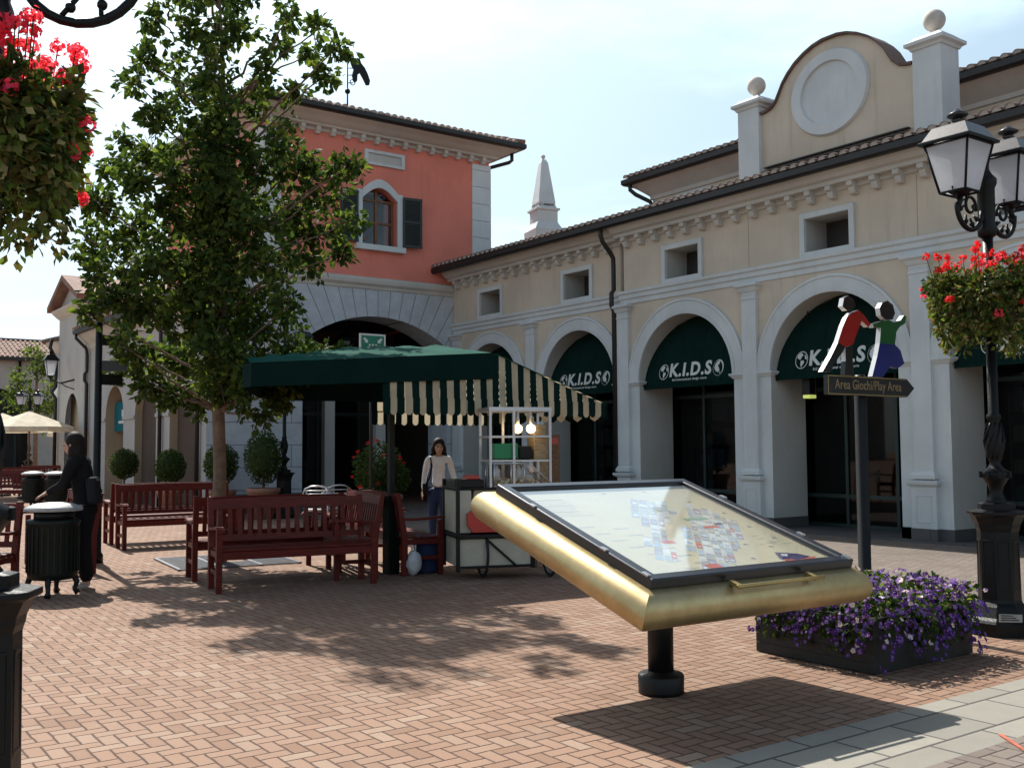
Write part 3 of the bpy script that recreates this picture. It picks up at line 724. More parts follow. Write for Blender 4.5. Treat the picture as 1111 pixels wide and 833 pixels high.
while k < x1:
    t = MB().prism([(0, 9.285), (0, 9.14), (.04, 9.11), (.09, 9.12), (.12, 9.17), (.15, 9.20), (.16, 9.285)], lambda u, v, d, k=k: (k+d, TY-u-.003, v), -.055, .055)
    t.build('bracket', 'trim', cn); k += .405
MB().sweep([(.56, 9.585), (.56, 9.55), (.60, 9.52), (.70, 9.52), (.74, 9.56), (.74, 9.66), (.70, 9.66)], path).build('gutter', 'gutter', tw)
rt = MB(); ex0, ex1, ey0, ey1 = x0-.70, x1+.70, TY-.70, yb_+.7; W2 = (ex1-ex0)/2; RZ = 1.2
def hipf(t, full=W2/((ex1-ex0))):
    return min(1, min(t, 1-t)*2)
tile_rows(rt, (ex0, ey0, 9.66), (ex1, ey0, 9.66), (0, W2, RZ), pitch=.2, lenf=hipf, row=.42)
L_ = ey1-ey0
tile_rows(rt, (ex1, ey0, 9.66), (ex1, ey1, 9.66), (-W2, 0, RZ), pitch=.2, lenf=lambda t: min(1, min(t, 1-t)*L_/W2), row=.42)
tile_rows(rt, (ex0, ey0, 9.66), (ex0, ey1, 9.66), (W2, 0, RZ), pitch=.2, lenf=lambda t: min(1, min(t, 1-t)*L_/W2), row=.42)
for sx in (0, 1):
    a = V((ex1 if sx else ex0, ey0, 9.70)); b = V(((ex0+ex1)/2, ey0+W2, 9.70+RZ)); n = 12
    for q in range(n): rt.tube([a.lerp(b, q/n), a.lerp(b, (q+1.1)/n)], [.10, .085], 8)
rt.build('roof', ['roof_tile', 'mortar_end'], tw)
MB().tube([(x1+.52, TY-.35, 9.54), (x1+.52, TY-.35, 9.28), (x1+.46, TY-.30, 9.22), (x1+.12, TY+.12, 9.12), (x1+.07, TY+.2, 9.0), (x1+.07, TY+.2, 6)], .05, 10).build('downpipe', 'gutter', tw)
# arched window with shutters
m = MB()
for k in range(12):
    (a, za), (b, zb_) = ax[k], ax[k+1]
    m.add([(a, TY-.06, za), (b, TY-.06, zb_), (b, TY-.06, zb_+.22), (a, TY-.06, za+.22), (a, TY+.0, za), (b, TY+0, zb_), (b, TY+0, zb_+.22), (a, TY+0, za+.22)], [(0, 1, 2, 3), (3, 2, 6, 7), (0, 4, 5, 1)])
m.box(wx0-.15, wx0, TY-.06, TY+.01, wz0, wz1+.2); m.box(wx1, wx1+.15, TY-.06, TY+.01, wz0, wz1+.2); m.box(wx0-.2, wx1+.2, TY-.14, TY, wz0-.14, wz0)
wn = m.build('window_surround', 'white_plaster', tw, bevel=.006)
m = MB(); yy = TY+.2
for a in (wx0, (wx0+wx1)/2-.04, wx1-.07): m.box(a, a+.075, yy-.03, yy+.03, wz0, wz1+.28)
for z in (wz0, (wz0+wz1)/2, wz1-.02): m.box(wx0, wx1, yy-.028, yy+.028, z, z+.06)
m.build('window_frame', 'brown_wood', wn)
MB().add([(wx0, yy, wz0), (wx1, yy, wz0), (wx1, yy, wz1+.1), ((wx0+wx1)/2, yy, wz1+.3), (wx0, yy, wz1+.1)], [(0, 1, 2, 3, 4)]).build('pane', 'window_glass', wn)
MB().box(wx0, wx1, yy+.5, yy+.55, wz0, wz1+.3).build('curtain', 'curtain_blue', wn)  # blue of the mirrored sky put into the colour behind the pane
for s, hx in ((-1, wx0-.14), (1, wx1+.14)):
    m = MB(); Wd = .52
    m.box(0, Wd, -.03, .0, 0, 1.28)
    for i in range(20): m.cbox((Wd/2, -.035, .1+i*.058), (Wd-.12, .012, .045), rx=radians(25))
    for z in (0, .62, 1.22): m.box(.0, Wd, -.045, -.03, z, z+.07)
    t = Matrix.Translation((hx, TY-.07, wz0+.02)) @ (Matrix.Rotation(radians(-9), 4, 'Z') if s > 0 else Matrix.Rotation(radians(9), 4, 'Z') @ Matrix.Translation((-Wd, 0, 0)))
    m2 = MB().merge(m, t); m2.build('shutter', 'shutter', wn)
# vent window
m = MB()
for q in ((11.89, 11.99, 8.64, 9.02), (12.94, 13.04, 8.64, 9.02), (11.99, 12.94, 8.94, 9.02), (11.99, 12.94, 8.64, 8.71)): m.box(q[0], q[1], TY-.06, TY+.01, q[2]-.05, q[3]-.05)
vw = m.build('vent_window', 'white_plaster', tw, bevel=.005)
MB().add([(11.99, TY-.012, 8.66), (12.94, TY-.012, 8.66), (12.94, TY-.012, 8.9), (11.99, TY-.012, 8.9)], [(0, 1, 2, 3)]).build('panel', 'jamb', vw)
# lower stone storey with the wide low arch
lx0, lx1 = 7.95, 14.56; RA = 3.3; CZ = 1.46; hs = 2.03
w = MB(); zsp = CZ+sqrt(RA*RA-hs*hs)
fq(w, lx0, TC-hs, 0, 5.5); fq(w, TC+hs, lx1, 0, 5.5)
pts = [(TC-hs+2*hs*k/20, CZ+sqrt(max(0, RA*RA-(-hs+2*hs*k/20)**2))) for k in range(21)]
for k in range(20):
    (a, za), (b, zb_) = pts[k], pts[k+1]
    w.add([(a, TY, za), (b, TY, zb_), (b, TY, 5.5), (a, TY, 5.5)], [(0, 1, 2, 3)])
    w.add([(a, TY, za), (b, TY, zb_), (b, TY+.95, zb_), (a, TY+.95, za)], [(0, 1, 2, 3)], 1)
for a in (TC-hs, TC+hs): w.add([(a, TY, 0), (a, TY+.95, 0), (a, TY+.95, zsp), (a, TY, zsp)], [(0, 1, 2, 3)], 1)
w.build('stone_wall', ['ashlar_arch', 'ashlar'], tw, recalc=False)
MB().sweep([(0, 5.42), (.03, 5.44), (.05, 5.50), (.12, 5.56), (.14, 5.64), (.14, 5.70), (0, 5.74)], [(lx0+1.3, TY), (lx1+.3, TY)]).build('string_course', 'trim', tw)
MB().sweep([(-.02, .01), (.04, .01), (.04, .42), (-.02, .44)], [(lx0, TY), (TC-hs, TY), (TC-hs, TY+.95)]).build('plinth', 'granite_floor', tw)
MB().sweep([(-.02, .01), (.04, .01), (.04, .42), (-.02, .44)], [(TC+hs, TY+.95), (TC+hs, TY), (14.5, TY)]).build('plinth', 'granite_floor', tw)
# passage behind the arch
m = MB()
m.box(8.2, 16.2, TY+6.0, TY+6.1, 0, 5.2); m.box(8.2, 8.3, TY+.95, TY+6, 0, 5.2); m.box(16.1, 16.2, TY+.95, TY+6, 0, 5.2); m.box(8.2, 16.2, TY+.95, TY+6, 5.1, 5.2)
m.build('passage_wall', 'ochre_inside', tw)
m = MB()
for xx in (10.0, 11.3, 12.6, 13.9): m.box(xx, xx+.08, TY+4.2, TY+4.28, 0, 3.2)
for zz in (.0, 2.4, 3.15): m.box(9.6, 15.0, TY+4.19, TY+4.29, zz, zz+.09)
pf = m.build('passage_shop_front', 'frame_green', tw)
MB().add([(9.6, TY+4.24, 0), (15, TY+4.24, 0), (15, TY+4.24, 3.2), (9.6, TY+4.24, 3.2)], [(0, 1, 2, 3)]).build('glass', 'glass', pf)
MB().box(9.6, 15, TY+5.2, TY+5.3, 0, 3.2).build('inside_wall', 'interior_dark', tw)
for px, py in ((356, 470), (411, 470)):
    p = at(px, py, 26.5); MB().box(p.x-.14, p.x+.14, p.y-.1, p.y+.1, 0, 3.3).build('passage_pier', 'jamb', tw)
# wind vane on the roof ridge
bv = at(377, 112, 26.0); ZR = bv.z
m = MB().tube([(bv.x, bv.y, ZR-.6), (bv.x, bv.y, ZR+1.42)], [.025, .012], 8).ball((bv.x, bv.y, ZR+.30), .07).ball((bv.x, bv.y, ZR+1.42), .04)
for zz in (.52, .72, .9, 1.1): m.tube([(bv.x, bv.y, ZR+zz), (bv.x+.14, bv.y-.02, ZR+zz+.02)], .012, 6)
m.tube([(bv.x+.14+.07*cos(a*pi/6), bv.y, ZR+.56+.07*sin(a*pi/6)) for a in range(12)], .012, 6, closed=True)
wv = m.build('wind_vane', 'iron', tw)
sil = [(.06, 1.12), (.10, 1.0), (.16, .90), (.12, .74), (.15, .60), (.20, .56), (.25, .62), (.26, .78), (.33, .84), (.42, .70), (.50, .56), (.58, .58), (.60, .70), (.54, .86), (.46, 1.0), (.36, 1.10), (.32, 1.20), (.25, 1.22), (.20, 1.14), (.13, 1.10)]
MB().prism(sil, lambda u, v, d: (bv.x+u*1.05, bv.y+d, ZR+v), -.02, .02).build('vane_pennant', 'iron', wv)

# ================================================================ pale gallery running away on the left
GX = 8.0
gl = thing('pale_gallery', 'pale arched gallery running away left of the red building, ending in a small pediment', 'building', (GX, 30, 0))
w = MB(); gz = 5.05; cen = [24.6, 27.6, 30.6]; hw = .95; sp = 2.35
for c in cen:
    a, b = c-1.5, c+1.5
    for (p, q) in ((a, c-hw), (c+hw, b)): w.add([(GX, p, 0), (GX, q, 0), (GX, q, gz), (GX, p, gz)], [(0, 1, 2, 3)])
    pts = [(c-hw*cos(pi*k/16), sp+hw*sin(pi*k/16)) for k in range(17)]
    for k in range(16):
        (ya, za), (yb2, zb_) = pts[k], pts[k+1]
        w.add([(GX, ya, za), (GX, yb2, zb_), (GX, yb2, gz), (GX, ya, gz)], [(0, 1, 2, 3)])
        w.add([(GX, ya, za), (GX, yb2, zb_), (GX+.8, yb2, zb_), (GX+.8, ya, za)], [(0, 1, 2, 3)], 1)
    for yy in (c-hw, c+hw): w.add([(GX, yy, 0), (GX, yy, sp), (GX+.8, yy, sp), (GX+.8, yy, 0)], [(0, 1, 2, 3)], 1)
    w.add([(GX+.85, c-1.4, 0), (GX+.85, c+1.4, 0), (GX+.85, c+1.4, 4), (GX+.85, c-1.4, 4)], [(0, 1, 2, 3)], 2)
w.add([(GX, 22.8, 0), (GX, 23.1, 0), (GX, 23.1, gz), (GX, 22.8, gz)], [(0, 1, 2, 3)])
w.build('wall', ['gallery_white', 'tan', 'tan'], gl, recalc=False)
for i, c in enumerate(cen):
    if i >= 1:
        m = MB().box(GX+.25, GX+.29, c-hw+.03, c+hw-.03, 2.0, 2.85)
        sg = m.build('shop_sign', 'teal_cloth', gl)
        MB().box(GX+.235, GX+.25, c-.45, c+.45, 2.22, 2.30).box(GX+.235, GX+.25, c-.12, c+.12, 2.42, 2.62).build('sign_stripe', 'lettering', sg)
    m = MB().sweep([(.0, 2.28), (.04, 2.30), (.04, 2.38), (0, 2.4)], [(GX, c-hw), (GX, c-1.5)]); m.build('impost_moulding', 'gallery_white', gl)
    m = MB().sweep([(.0, 2.28), (.04, 2.30), (.04, 2.38), (0, 2.4)], [(GX, c+1.5), (GX, c+hw)])
    m.build('impost_moulding', 'gallery_white', gl)
MB().sweep([(0, 4.55), (.05, 4.6), (.06, 4.72), (.2, 4.84), (.34, 5.0), (.36, 5.06), (0, 5.08)], [(GX, 33.7), (GX, 22.8)]).build('cornice', 'trim', gl)
MB().sweep([(.34, 5.08), (.34, 5.02), (.47, 5.02), (.49, 5.14), (.45, 5.14)], [(GX, 33.7), (GX, 22.8)]).build('gutter', 'gutter', gl)
r3 = MB(); tile_rows(r3, (GX-.48, 22.8, 5.14), (GX-.48, 33.7, 5.14), (4.5, 0, 1.55), pitch=.22); r3.build('roof', ['roof_tile', 'mortar_end'], gl)
for yy in (23.3, 26.1, 33.5):
    MB().tube([(GX-.42, yy, 5.05), (GX-.42, yy, 4.9), (GX-.12, yy, 4.6), (GX-.08, yy, 4.4), (GX-.08, yy, 3.9), (GX-.15, yy, 3.8), (GX-.15, yy, 3.6), (GX-.08, yy, 3.5), (GX-.08, yy, .03)], .05, 8).build('downpipe', 'gutter', gl)
# end pavilion with pediment and rounded corner
w2_ = MB().add([(GX, 32.1, 0), (GX, 33.7, 0), (GX, 33.7, gz), (GX, 32.1, gz)], [(0, 1, 2, 3)]).build('wall', 'gallery_white', gl, recalc=False)
px0 = 7.9; m = MB(); c = 35.3; hw = .95; sp = 2.1; PH_ = 6.2
for (a, b) in ((33.7, c-hw), (c+hw, 37.3)): m.add([(px0, a, 0), (px0, b, 0), (px0, b, PH_), (px0, a, PH_)], [(0, 1, 2, 3)])
pts = [(c-hw*cos(pi*k/16), sp+1.25*hw*sin(pi*k/16)) for k in range(17)]
for k in range(16):
    (ya, za), (yb2, zb_) = pts[k], pts[k+1]; m.add([(px0, ya, za), (px0, yb2, zb_), (px0, yb2, PH_), (px0, ya, PH_)], [(0, 1, 2, 3)])
m.add([(px0+.3, 34, 0), (px0+.3, 36.8, 0), (px0+.3, 36.8, 4), (px0+.3, 34, 4)], [(0, 1, 2, 3)], 1)
m.add([(px0, 33.7, 0), (12, 33.7, 0), (12, 33.7, PH_), (px0, 33.7, PH_)], [(0, 1, 2, 3)]); m.add([(px0, 37.3, 0), (12, 37.3, 0), (12, 37.3, PH_), (px0, 37.3, PH_)], [(0, 1, 2, 3)])
m.add([(px0, 33.7, PH_), (px0, 37.3, PH_), (px0, 35.5, 6.95)], [(0, 1, 2)])
pv = m.build('pavilion_wall', ['gallery_white', 'tan'], gl, recalc=False)
m = MB()
for a, b in (((px0, 33.4, 6.12), (px0, 35.5, 6.97)), ((px0, 35.5, 6.97), (px0, 37.6, 6.12))):
    a, b = V(a), V(b); n = 1
    m.add([a+V((-.35, 0, 0)), b+V((-.35, 0, 0)), b+V((5, 0, 0)), a+V((5, 0, 0)), a+V((-.35, 0, .18)), b+V((-.35, 0, .18)), b+V((5, 0, .18)), a+V((5, 0, .18))], [(0, 1, 2, 3), (4, 7, 6, 5), (0, 4, 5, 1), (3, 2, 6, 7), (0, 3, 7, 4), (1, 5, 6, 2)])
m.build('pediment_roof', ['roof_tile'], pv)
MB().sweep([(0, 5.85), (.1, 5.92), (.25, 6.06), (.28, 6.12), (0, 6.16)], [(px0, 37.3), (px0, 33.7)]).build('pavilion_cornice', 'trim', pv)
cc = (9.3, 38.3, 0)
ro_ = MB().lathe([(1.3, 0), (1.3, 4.95)], cc, 28).build('round_corner', 'gallery_white', gl)
MB().lathe([(1.32, 4.8), (1.45, 4.95), (1.6, 5.15), (1.6, 5.2)], cc, 28).build('round_cornice', 'trim', ro_)
MB().lathe([(1.72, 5.19), (1.74, 5.28), (.05, 5.8)], cc, 28).build('round_roof', 'dark_tile', ro_)
MB().tube([(7.65, 37.2, 5.2), (7.6, 37.2, 4.9), (7.8, 37.2, 4.5), (7.8, 37.2, 3.6), (7.68, 37.2, 3.4), (7.8, 37.2, 3.2), (7.8, 37.2, 0)], .06, 8).build('downpipe', 'gutter', gl)

# ================================================================ low building closing the view on the far left
FY = 62.0
fb = thing('far_building', 'low tan building with a long red tiled roof at the far end of the square', 'building', (0, FY, 0))
m = MB(); c = 9.4
fq(m, -60, 7.6, 0, 6.4, FY); fq(m, 11.6, 30, 0, 6.4, FY)
pts = [(9.6-2.0*cos(pi*k/16), 3.0+1.9*sin(pi*k/16)) for k in range(17)]
for k in range(16):
    (a, za), (b, zb_) = pts[k], pts[k+1]; m.add([(a, FY, za), (b, FY, zb_), (b, FY, 6.4), (a, FY, 6.4)], [(0, 1, 2, 3)])
m.build('wall', 'far_wall', fb, recalc=False)
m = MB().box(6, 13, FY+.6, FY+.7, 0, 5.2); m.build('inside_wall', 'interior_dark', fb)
m = MB()
for xx in (8.2, 9.6, 11.0): m.box(xx-.05, xx+.05, FY+.2, FY+.3, 0, 4.9)
for zz in (2.6, 3.3): m.box(7.6, 11.6, FY+.2, FY+.3, zz, zz+.1)
m.build('window_frame', 'frame_green', fb)
MB().box(-60, 30, FY-.45, FY-.2, 6.35, 6.55).build('gutter', 'gutter', fb)
r4 = MB(); tile_rows(r4, (-20, FY-.4, 6.55), (16, FY-.4, 6.55), (0, 4, 1.3), pitch=.26, row=.6)
r4.build('roof', ['roof_tile', 'mortar_end'], fb)
MB().box(-20, 16, FY+3.5, FY+3.9, 7.78, 7.95).build('ridge', 'dark_tile', fb)
p = at(6, 440, 60); MB().tube([(p.x, FY-.12, 6.4), (p.x, FY-.12, 0)], .07, 8).build('downpipe', 'gutter', fb)
# ================================================================ map board
bx = local('map_board', 'tilted town map under glass in a rounded gold frame on a black post', 'map board')
TIL = .299
RB = Matrix.Translation((0, 0, 1.038)) @ Matrix.Rotation(TIL, 4, 'X')
def tb(mb): return MB().merge(mb, RB)
hx, hy = .80, .76
# gold roll: wide half-round rail with mitred corners
pr = [(-.20, -.052)]
for k in range(15):
    a = pi/2-pi*k/14; pr.append((.0+.105*cos(a), -.165+.108*sin(a)))
pr.append((-.20, -.272))
m = MB(); m.sweep(pr, [(-hx, -hy), (hx, -hy), (hx, hy), (-hx, hy)], closed=True)
m.box(-hx+.15, hx-.15, -hy+.15, hy-.15, -.268, -.20)
g = tb(m).build('gold_frame', 'gold', bx)
md = g.modifiers.new('bevel', 'BEVEL'); md.width = .004; md.segments = 2; md.limit_method = 'ANGLE'; md.angle_limit = radians(35)
for p in g.data.polygons: p.use_smooth = True
em = g.modifiers.new('es', 'EDGE_SPLIT'); em.split_angle = radians(30)
m = MB()
fr_p = [(0, -.056), (0, -.006), (-.006, 0), (-.062, 0), (-.07, -.008), (-.07, -.056)]
m.sweep(fr_p, [(-hx, -hy), (hx, -hy), (hx, hy), (-hx, hy)], closed=True)
fb_ = tb(m).build('glazing_frame', 'navy_paint', bx, bevel=.002)
m = MB()
for (a, b) in ((-.795, -.35), (.795, -.35), (-.795, .35), (.795, .35), (-.79, -.70), (.77, -.73)): m.cbox((a, b, .003), (.028, .05, .012))
tb(m).build('clip', 'steel', fb_, bevel=.002)
ix, iy = hx-.068, hy-.068
m = MB(); m.box(-ix, ix, -iy, iy, -.05, -.036); pp = tb(m).build('map_sheet', 'map_paper', bx)
# printed plan
rr = random.Random(11)
m = MB(); zc = -.0355
reg = [(.04, .42), (.22, .47), (.42, .40), (.56, .24), (.56, -.04), (.34, -.30), (.10, -.46), (-.10, -.66), (-.30, -.60), (-.50, -.44), (-.36, -.20), (-.20, -.05), (-.12, .14), (-.06, .30)]
def inside(x, y, P):
    r = False; n = len(P)
    for i in range(n):
        (x1_, y1_), (x2_, y2_) = P[i], P[(i+1) % n]
        if (y1_ > y) != (y2_ > y) and x < (x2_-x1_)*(y-y1_)/(y2_-y1_)+x1_: r = not r
    return r
def flat(m, P, z, mi): m.add([(a, b, z) for a, b in P], [tuple(range(len(P)))], mi)
AN = radians(-38)
def rot(u, v): return (u*cos(AN)-v*sin(AN), u*sin(AN)+v*cos(AN))
u = -.9
while u < .9:
    v = -.9; du = rr.uniform(.025, .07)
    while v < .9:
        dv = rr.uniform(.02, .16); c = rot(u+du/2, v+dv/2)
        road = abs((u) - (.03+.03*sin(v*6))) < .045
        if inside(c[0], c[1], reg) and not road:
            a = .86
            P = [rot(u, v), rot(u+du*a, v), rot(u+du*a, v+dv*a), rot(u, v+dv*a)]
            q = rr.random(); mi = 1 if q < .45 else 2 if q < .80 else 3 if q < .93 else 8 if q < .97 else 5 if q < .985 else 4
            flat(m, P, zc+.0002, mi)
            flat(m, [rot(u+du*.2, v+dv*.2), rot(u+du*.7, v+dv*.2), rot(u+du*.7, v+dv*.45), rot(u+du*.2, v+dv*.45)], zc+.0005, rr.choice([2, 1, 1, 2]))
            if rr.random() < .5: flat(m, [rot(u, v), rot(u+du*a, v), rot(u+du*a, v+.006), rot(u, v+.006)], zc+.0007, 6)
        v += dv
    u += du
for (a, b, w_, h_, mi) in ((.30, -.06, .13, .035, 4), (-.22, -.24, .09, .04, 4), (-.20, -.62, .10, .09, 4), (.40, -.02, .06, .03, 7), (.30, .08, .2, .035, 5)):
    c = (a, b); P = [(a-w_/2, b-h_/2), (a+w_/2, b-h_/2), (a+w_/2, b+h_/2), (a-w_/2, b+h_/2)]; flat(m, P, zc+.0009, mi)
# legend lines on the left and right
for i in range(9):
    yy = .52-i*.035; flat(m, [(-.68, yy), (-.68+rr.uniform(.15, .34), yy), (-.45, yy+.008), (-.68, yy+.008)], zc+.0004, 6 if i % 3 == 0 else 8)
for i in range(7):
    for (x_, y_) in ((-.66+.04*i, .05-.11*i), (-.44+.03*i, .0-.11*i)):
        if y_ > -.64: flat(m, [(x_, y_), (x_+.11, y_), (x_+.11, y_+.014), (x_, y_+.014)], zc+.0004, 8)
for (x_, y_) in ((.62, .15), (.60, -.10), (.62, -.30), (.46, -.42), (.30, -.36), (.16, -.56), (.52, .38), (.30, .60), (-.05, .60)):
    flat(m, [(x_-.02, y_), (x_+.02, y_-.006), (x_+.015, y_+.012), (x_-.005, y_+.016)], zc+.0004, 6)
for i in range(14):
    x_ = rr.uniform(.36, .66); y_ = rr.uniform(-.42, -.22); flat(m, [(x_, y_), (x_+rr.uniform(.02, .07), y_), (x_+.04, y_+.006), (x_, y_+.006)], zc+.0004, 8)
flat(m, [(.40, -.50), (.55, -.545), (.61, -.60), (.46, -.63), (.34, -.60)], zc+.0005, 7)
flat(m, [(.38, -.60), (.46, -.63), (.66, -.60), (.58, -.645), (.42, -.67), (.34, -.64)], zc+.0008, 4)
flat(m, [(.42, -.53), (.47, -.54), (.44, -.57), (.40, -.56)], zc+.001, 2)
# coloured outlines of the site
tb(m).build('printed_plan', ['map_paper', 'map_block', 'map_white', 'map_mauve', 'map_red', 'map_green', 'map_ink', 'map_navy', 'map_grey'], pp, recalc=False)
tb(MB().add([(-ix, -iy, -.018), (ix, -iy, -.018), (ix, iy, -.018), (-ix, iy, -.018)], [(0, 1, 2, 3)])).build('glass_cover', 'map_glass', bx)
m = MB().tube([(-.28, -.865, -.040), (.42, -.865, -.040)], .011, 10)
for a in (-.25, .36): m.cbox((a, -.83, -.045), (.03, .085, .022))
tb(m).build('handle', 'brass', bx, bevel=.002)
MB().lathe([(.078, .12), (.078, .70)], (-.07, .03, 0), seg=28).box(-.12, .12, -.14, .14, .69, .715).build('post', 'black_paint', bx)
m = MB().lathe([(.138, .004), (.138, .02), (.14, .105), (.132, .118), (.08, .123), (.08, .135)], (-.07, .03, 0), seg=32)
m.build('post_base', 'black_paint', bx)
tb(MB().box(-.25, .25, -.30, .30, -.30, -.27)).build('bracket_plate', 'black_paint', bx)
place(bx, (4.512, 4.597, 0), -.032)

# ================================================================ pansy planter
pl = thing('flower_planter', 'low black square planter overflowing with purple pansies, beside the iron lamp pedestal', 'planter', (6.45, 4.62, 0))
m = MB(); X0, X1, Y0, Y1 = 5.87, 7.03, 4.13, 5.12
for q in ((X0, X1, Y0, Y0+.05), (X0, X1, Y1-.05, Y1), (X0, X0+.05, Y0+.05, Y1-.05), (X1-.05, X1, Y0+.05, Y1-.05)): m.box(q[0], q[1], q[2], q[3], .005, .36)
m.box(X0+.05, X1-.05, Y0+.05, Y1-.05, .02, .30)
for k in range(1, 5):
    for (a, b) in ((X0-.004, X0), (X1, X1+.004)): m.box(a, b, Y0, Y1, .07*k, .07*k+.004)
m.build('planter_box', 'planter_black', pl, bevel=.006)
rr = random.Random(3); m = MB(); pf_ = MB()
for i in range(46):
    x = rr.uniform(X0, X1); y = rr.uniform(Y0, Y1); leaves(m, [((x, y, .40+rr.uniform(-.02, .06)), (.13, .13, .09))], 36, .055, (0, 1, 1, 2), shell=.4, rnd=rr)
for i in range(40):
    s = rr.random()
    if s < .5: x, y = rr.uniform(X0, X1), Y0-.03
    elif s < .9: x, y = X0-.03, rr.uniform(Y0, Y1)
    else: x, y = X1+.02, rr.uniform(Y0, Y1)
    dd = rr.choice([.0, .0, .06, .12]); leaves(m, [((x, y, .34-dd), (.06, .06, .10))], 26, .05, (0, 1), shell=.4, rnd=rr)
def pansy(c, nrm, s):
    nrm = V(nrm).normalized(); u_ = nrm.orthogonal().normalized(); w_ = nrm.cross(u_); a0 = rr.uniform(0, 6.28); mi = rr.choices([0, 1, 2], [6, 3.4, .8])[0]; c = V(c)
    for k in range(5):
        a = a0+2*pi*k/5; d = u_*cos(a)+w_*sin(a); e = w_*cos(a)-u_*sin(a)
        pf_.add([c, c+d*s*.6+e*s*.5+nrm*s*.15, c+d*s*1.05+nrm*s*rr.uniform(-.1, .3), c+d*s*.6-e*s*.5+nrm*s*.15], [(0, 1, 2, 3)], mi if rr.random() > .12 else 1)
    pf_.add([c+nrm*s*.2+u_*s*.16, c+nrm*s*.2+w_*s*.16, c+nrm*s*.2-u_*s*.16, c+nrm*s*.2-w_*s*.16], [(0, 1, 2, 3)], rr.choice([2, 2, 3]))
for i in range(900):
    x, y = rr.uniform(X0-.04, X1+.04), rr.uniform(Y0-.04, Y1+.04); z = .47+.05*sin(x*9)*cos(y*8)+rr.uniform(-.02, .05)
    pansy((x, y, z), (rr.gauss(-.2, .5), rr.gauss(-.1, .5), 1), rr.uniform(.014, .024))
for i in range(560):
    s = rr.random(); zz = rr.random()
    if s < .48: x, y, n_ = rr.uniform(X0-.05, X1+.03), Y0-.06-rr.uniform(0, .05), (0, -1, .4); dr = .14+.16*abs(sin(x*5+1))
    elif s < .92: x, y, n_ = X0-.06-rr.uniform(0, .05), rr.uniform(Y0-.05, Y1), (-1, 0, .4); dr = .12+.12*abs(sin(y*7))
    else: x, y, n_ = X1+.05, rr.uniform(Y0, Y1), (1, 0, .5); dr = .1
    pansy((x, y, .47-dr*1.5*zz), (n_[0]+rr.gauss(0, .4), n_[1]+rr.gauss(0, .4), n_[2]), rr.uniform(.014, .022))
m.build('foliage', ['leaf_mid', 'leaf_dark', 'leaf_light'], pl, recalc=False)
pf_.build('blossom', ['petal_purple', 'petal_violet', 'petal_white', 'canopy_cream'], pl, recalc=False)

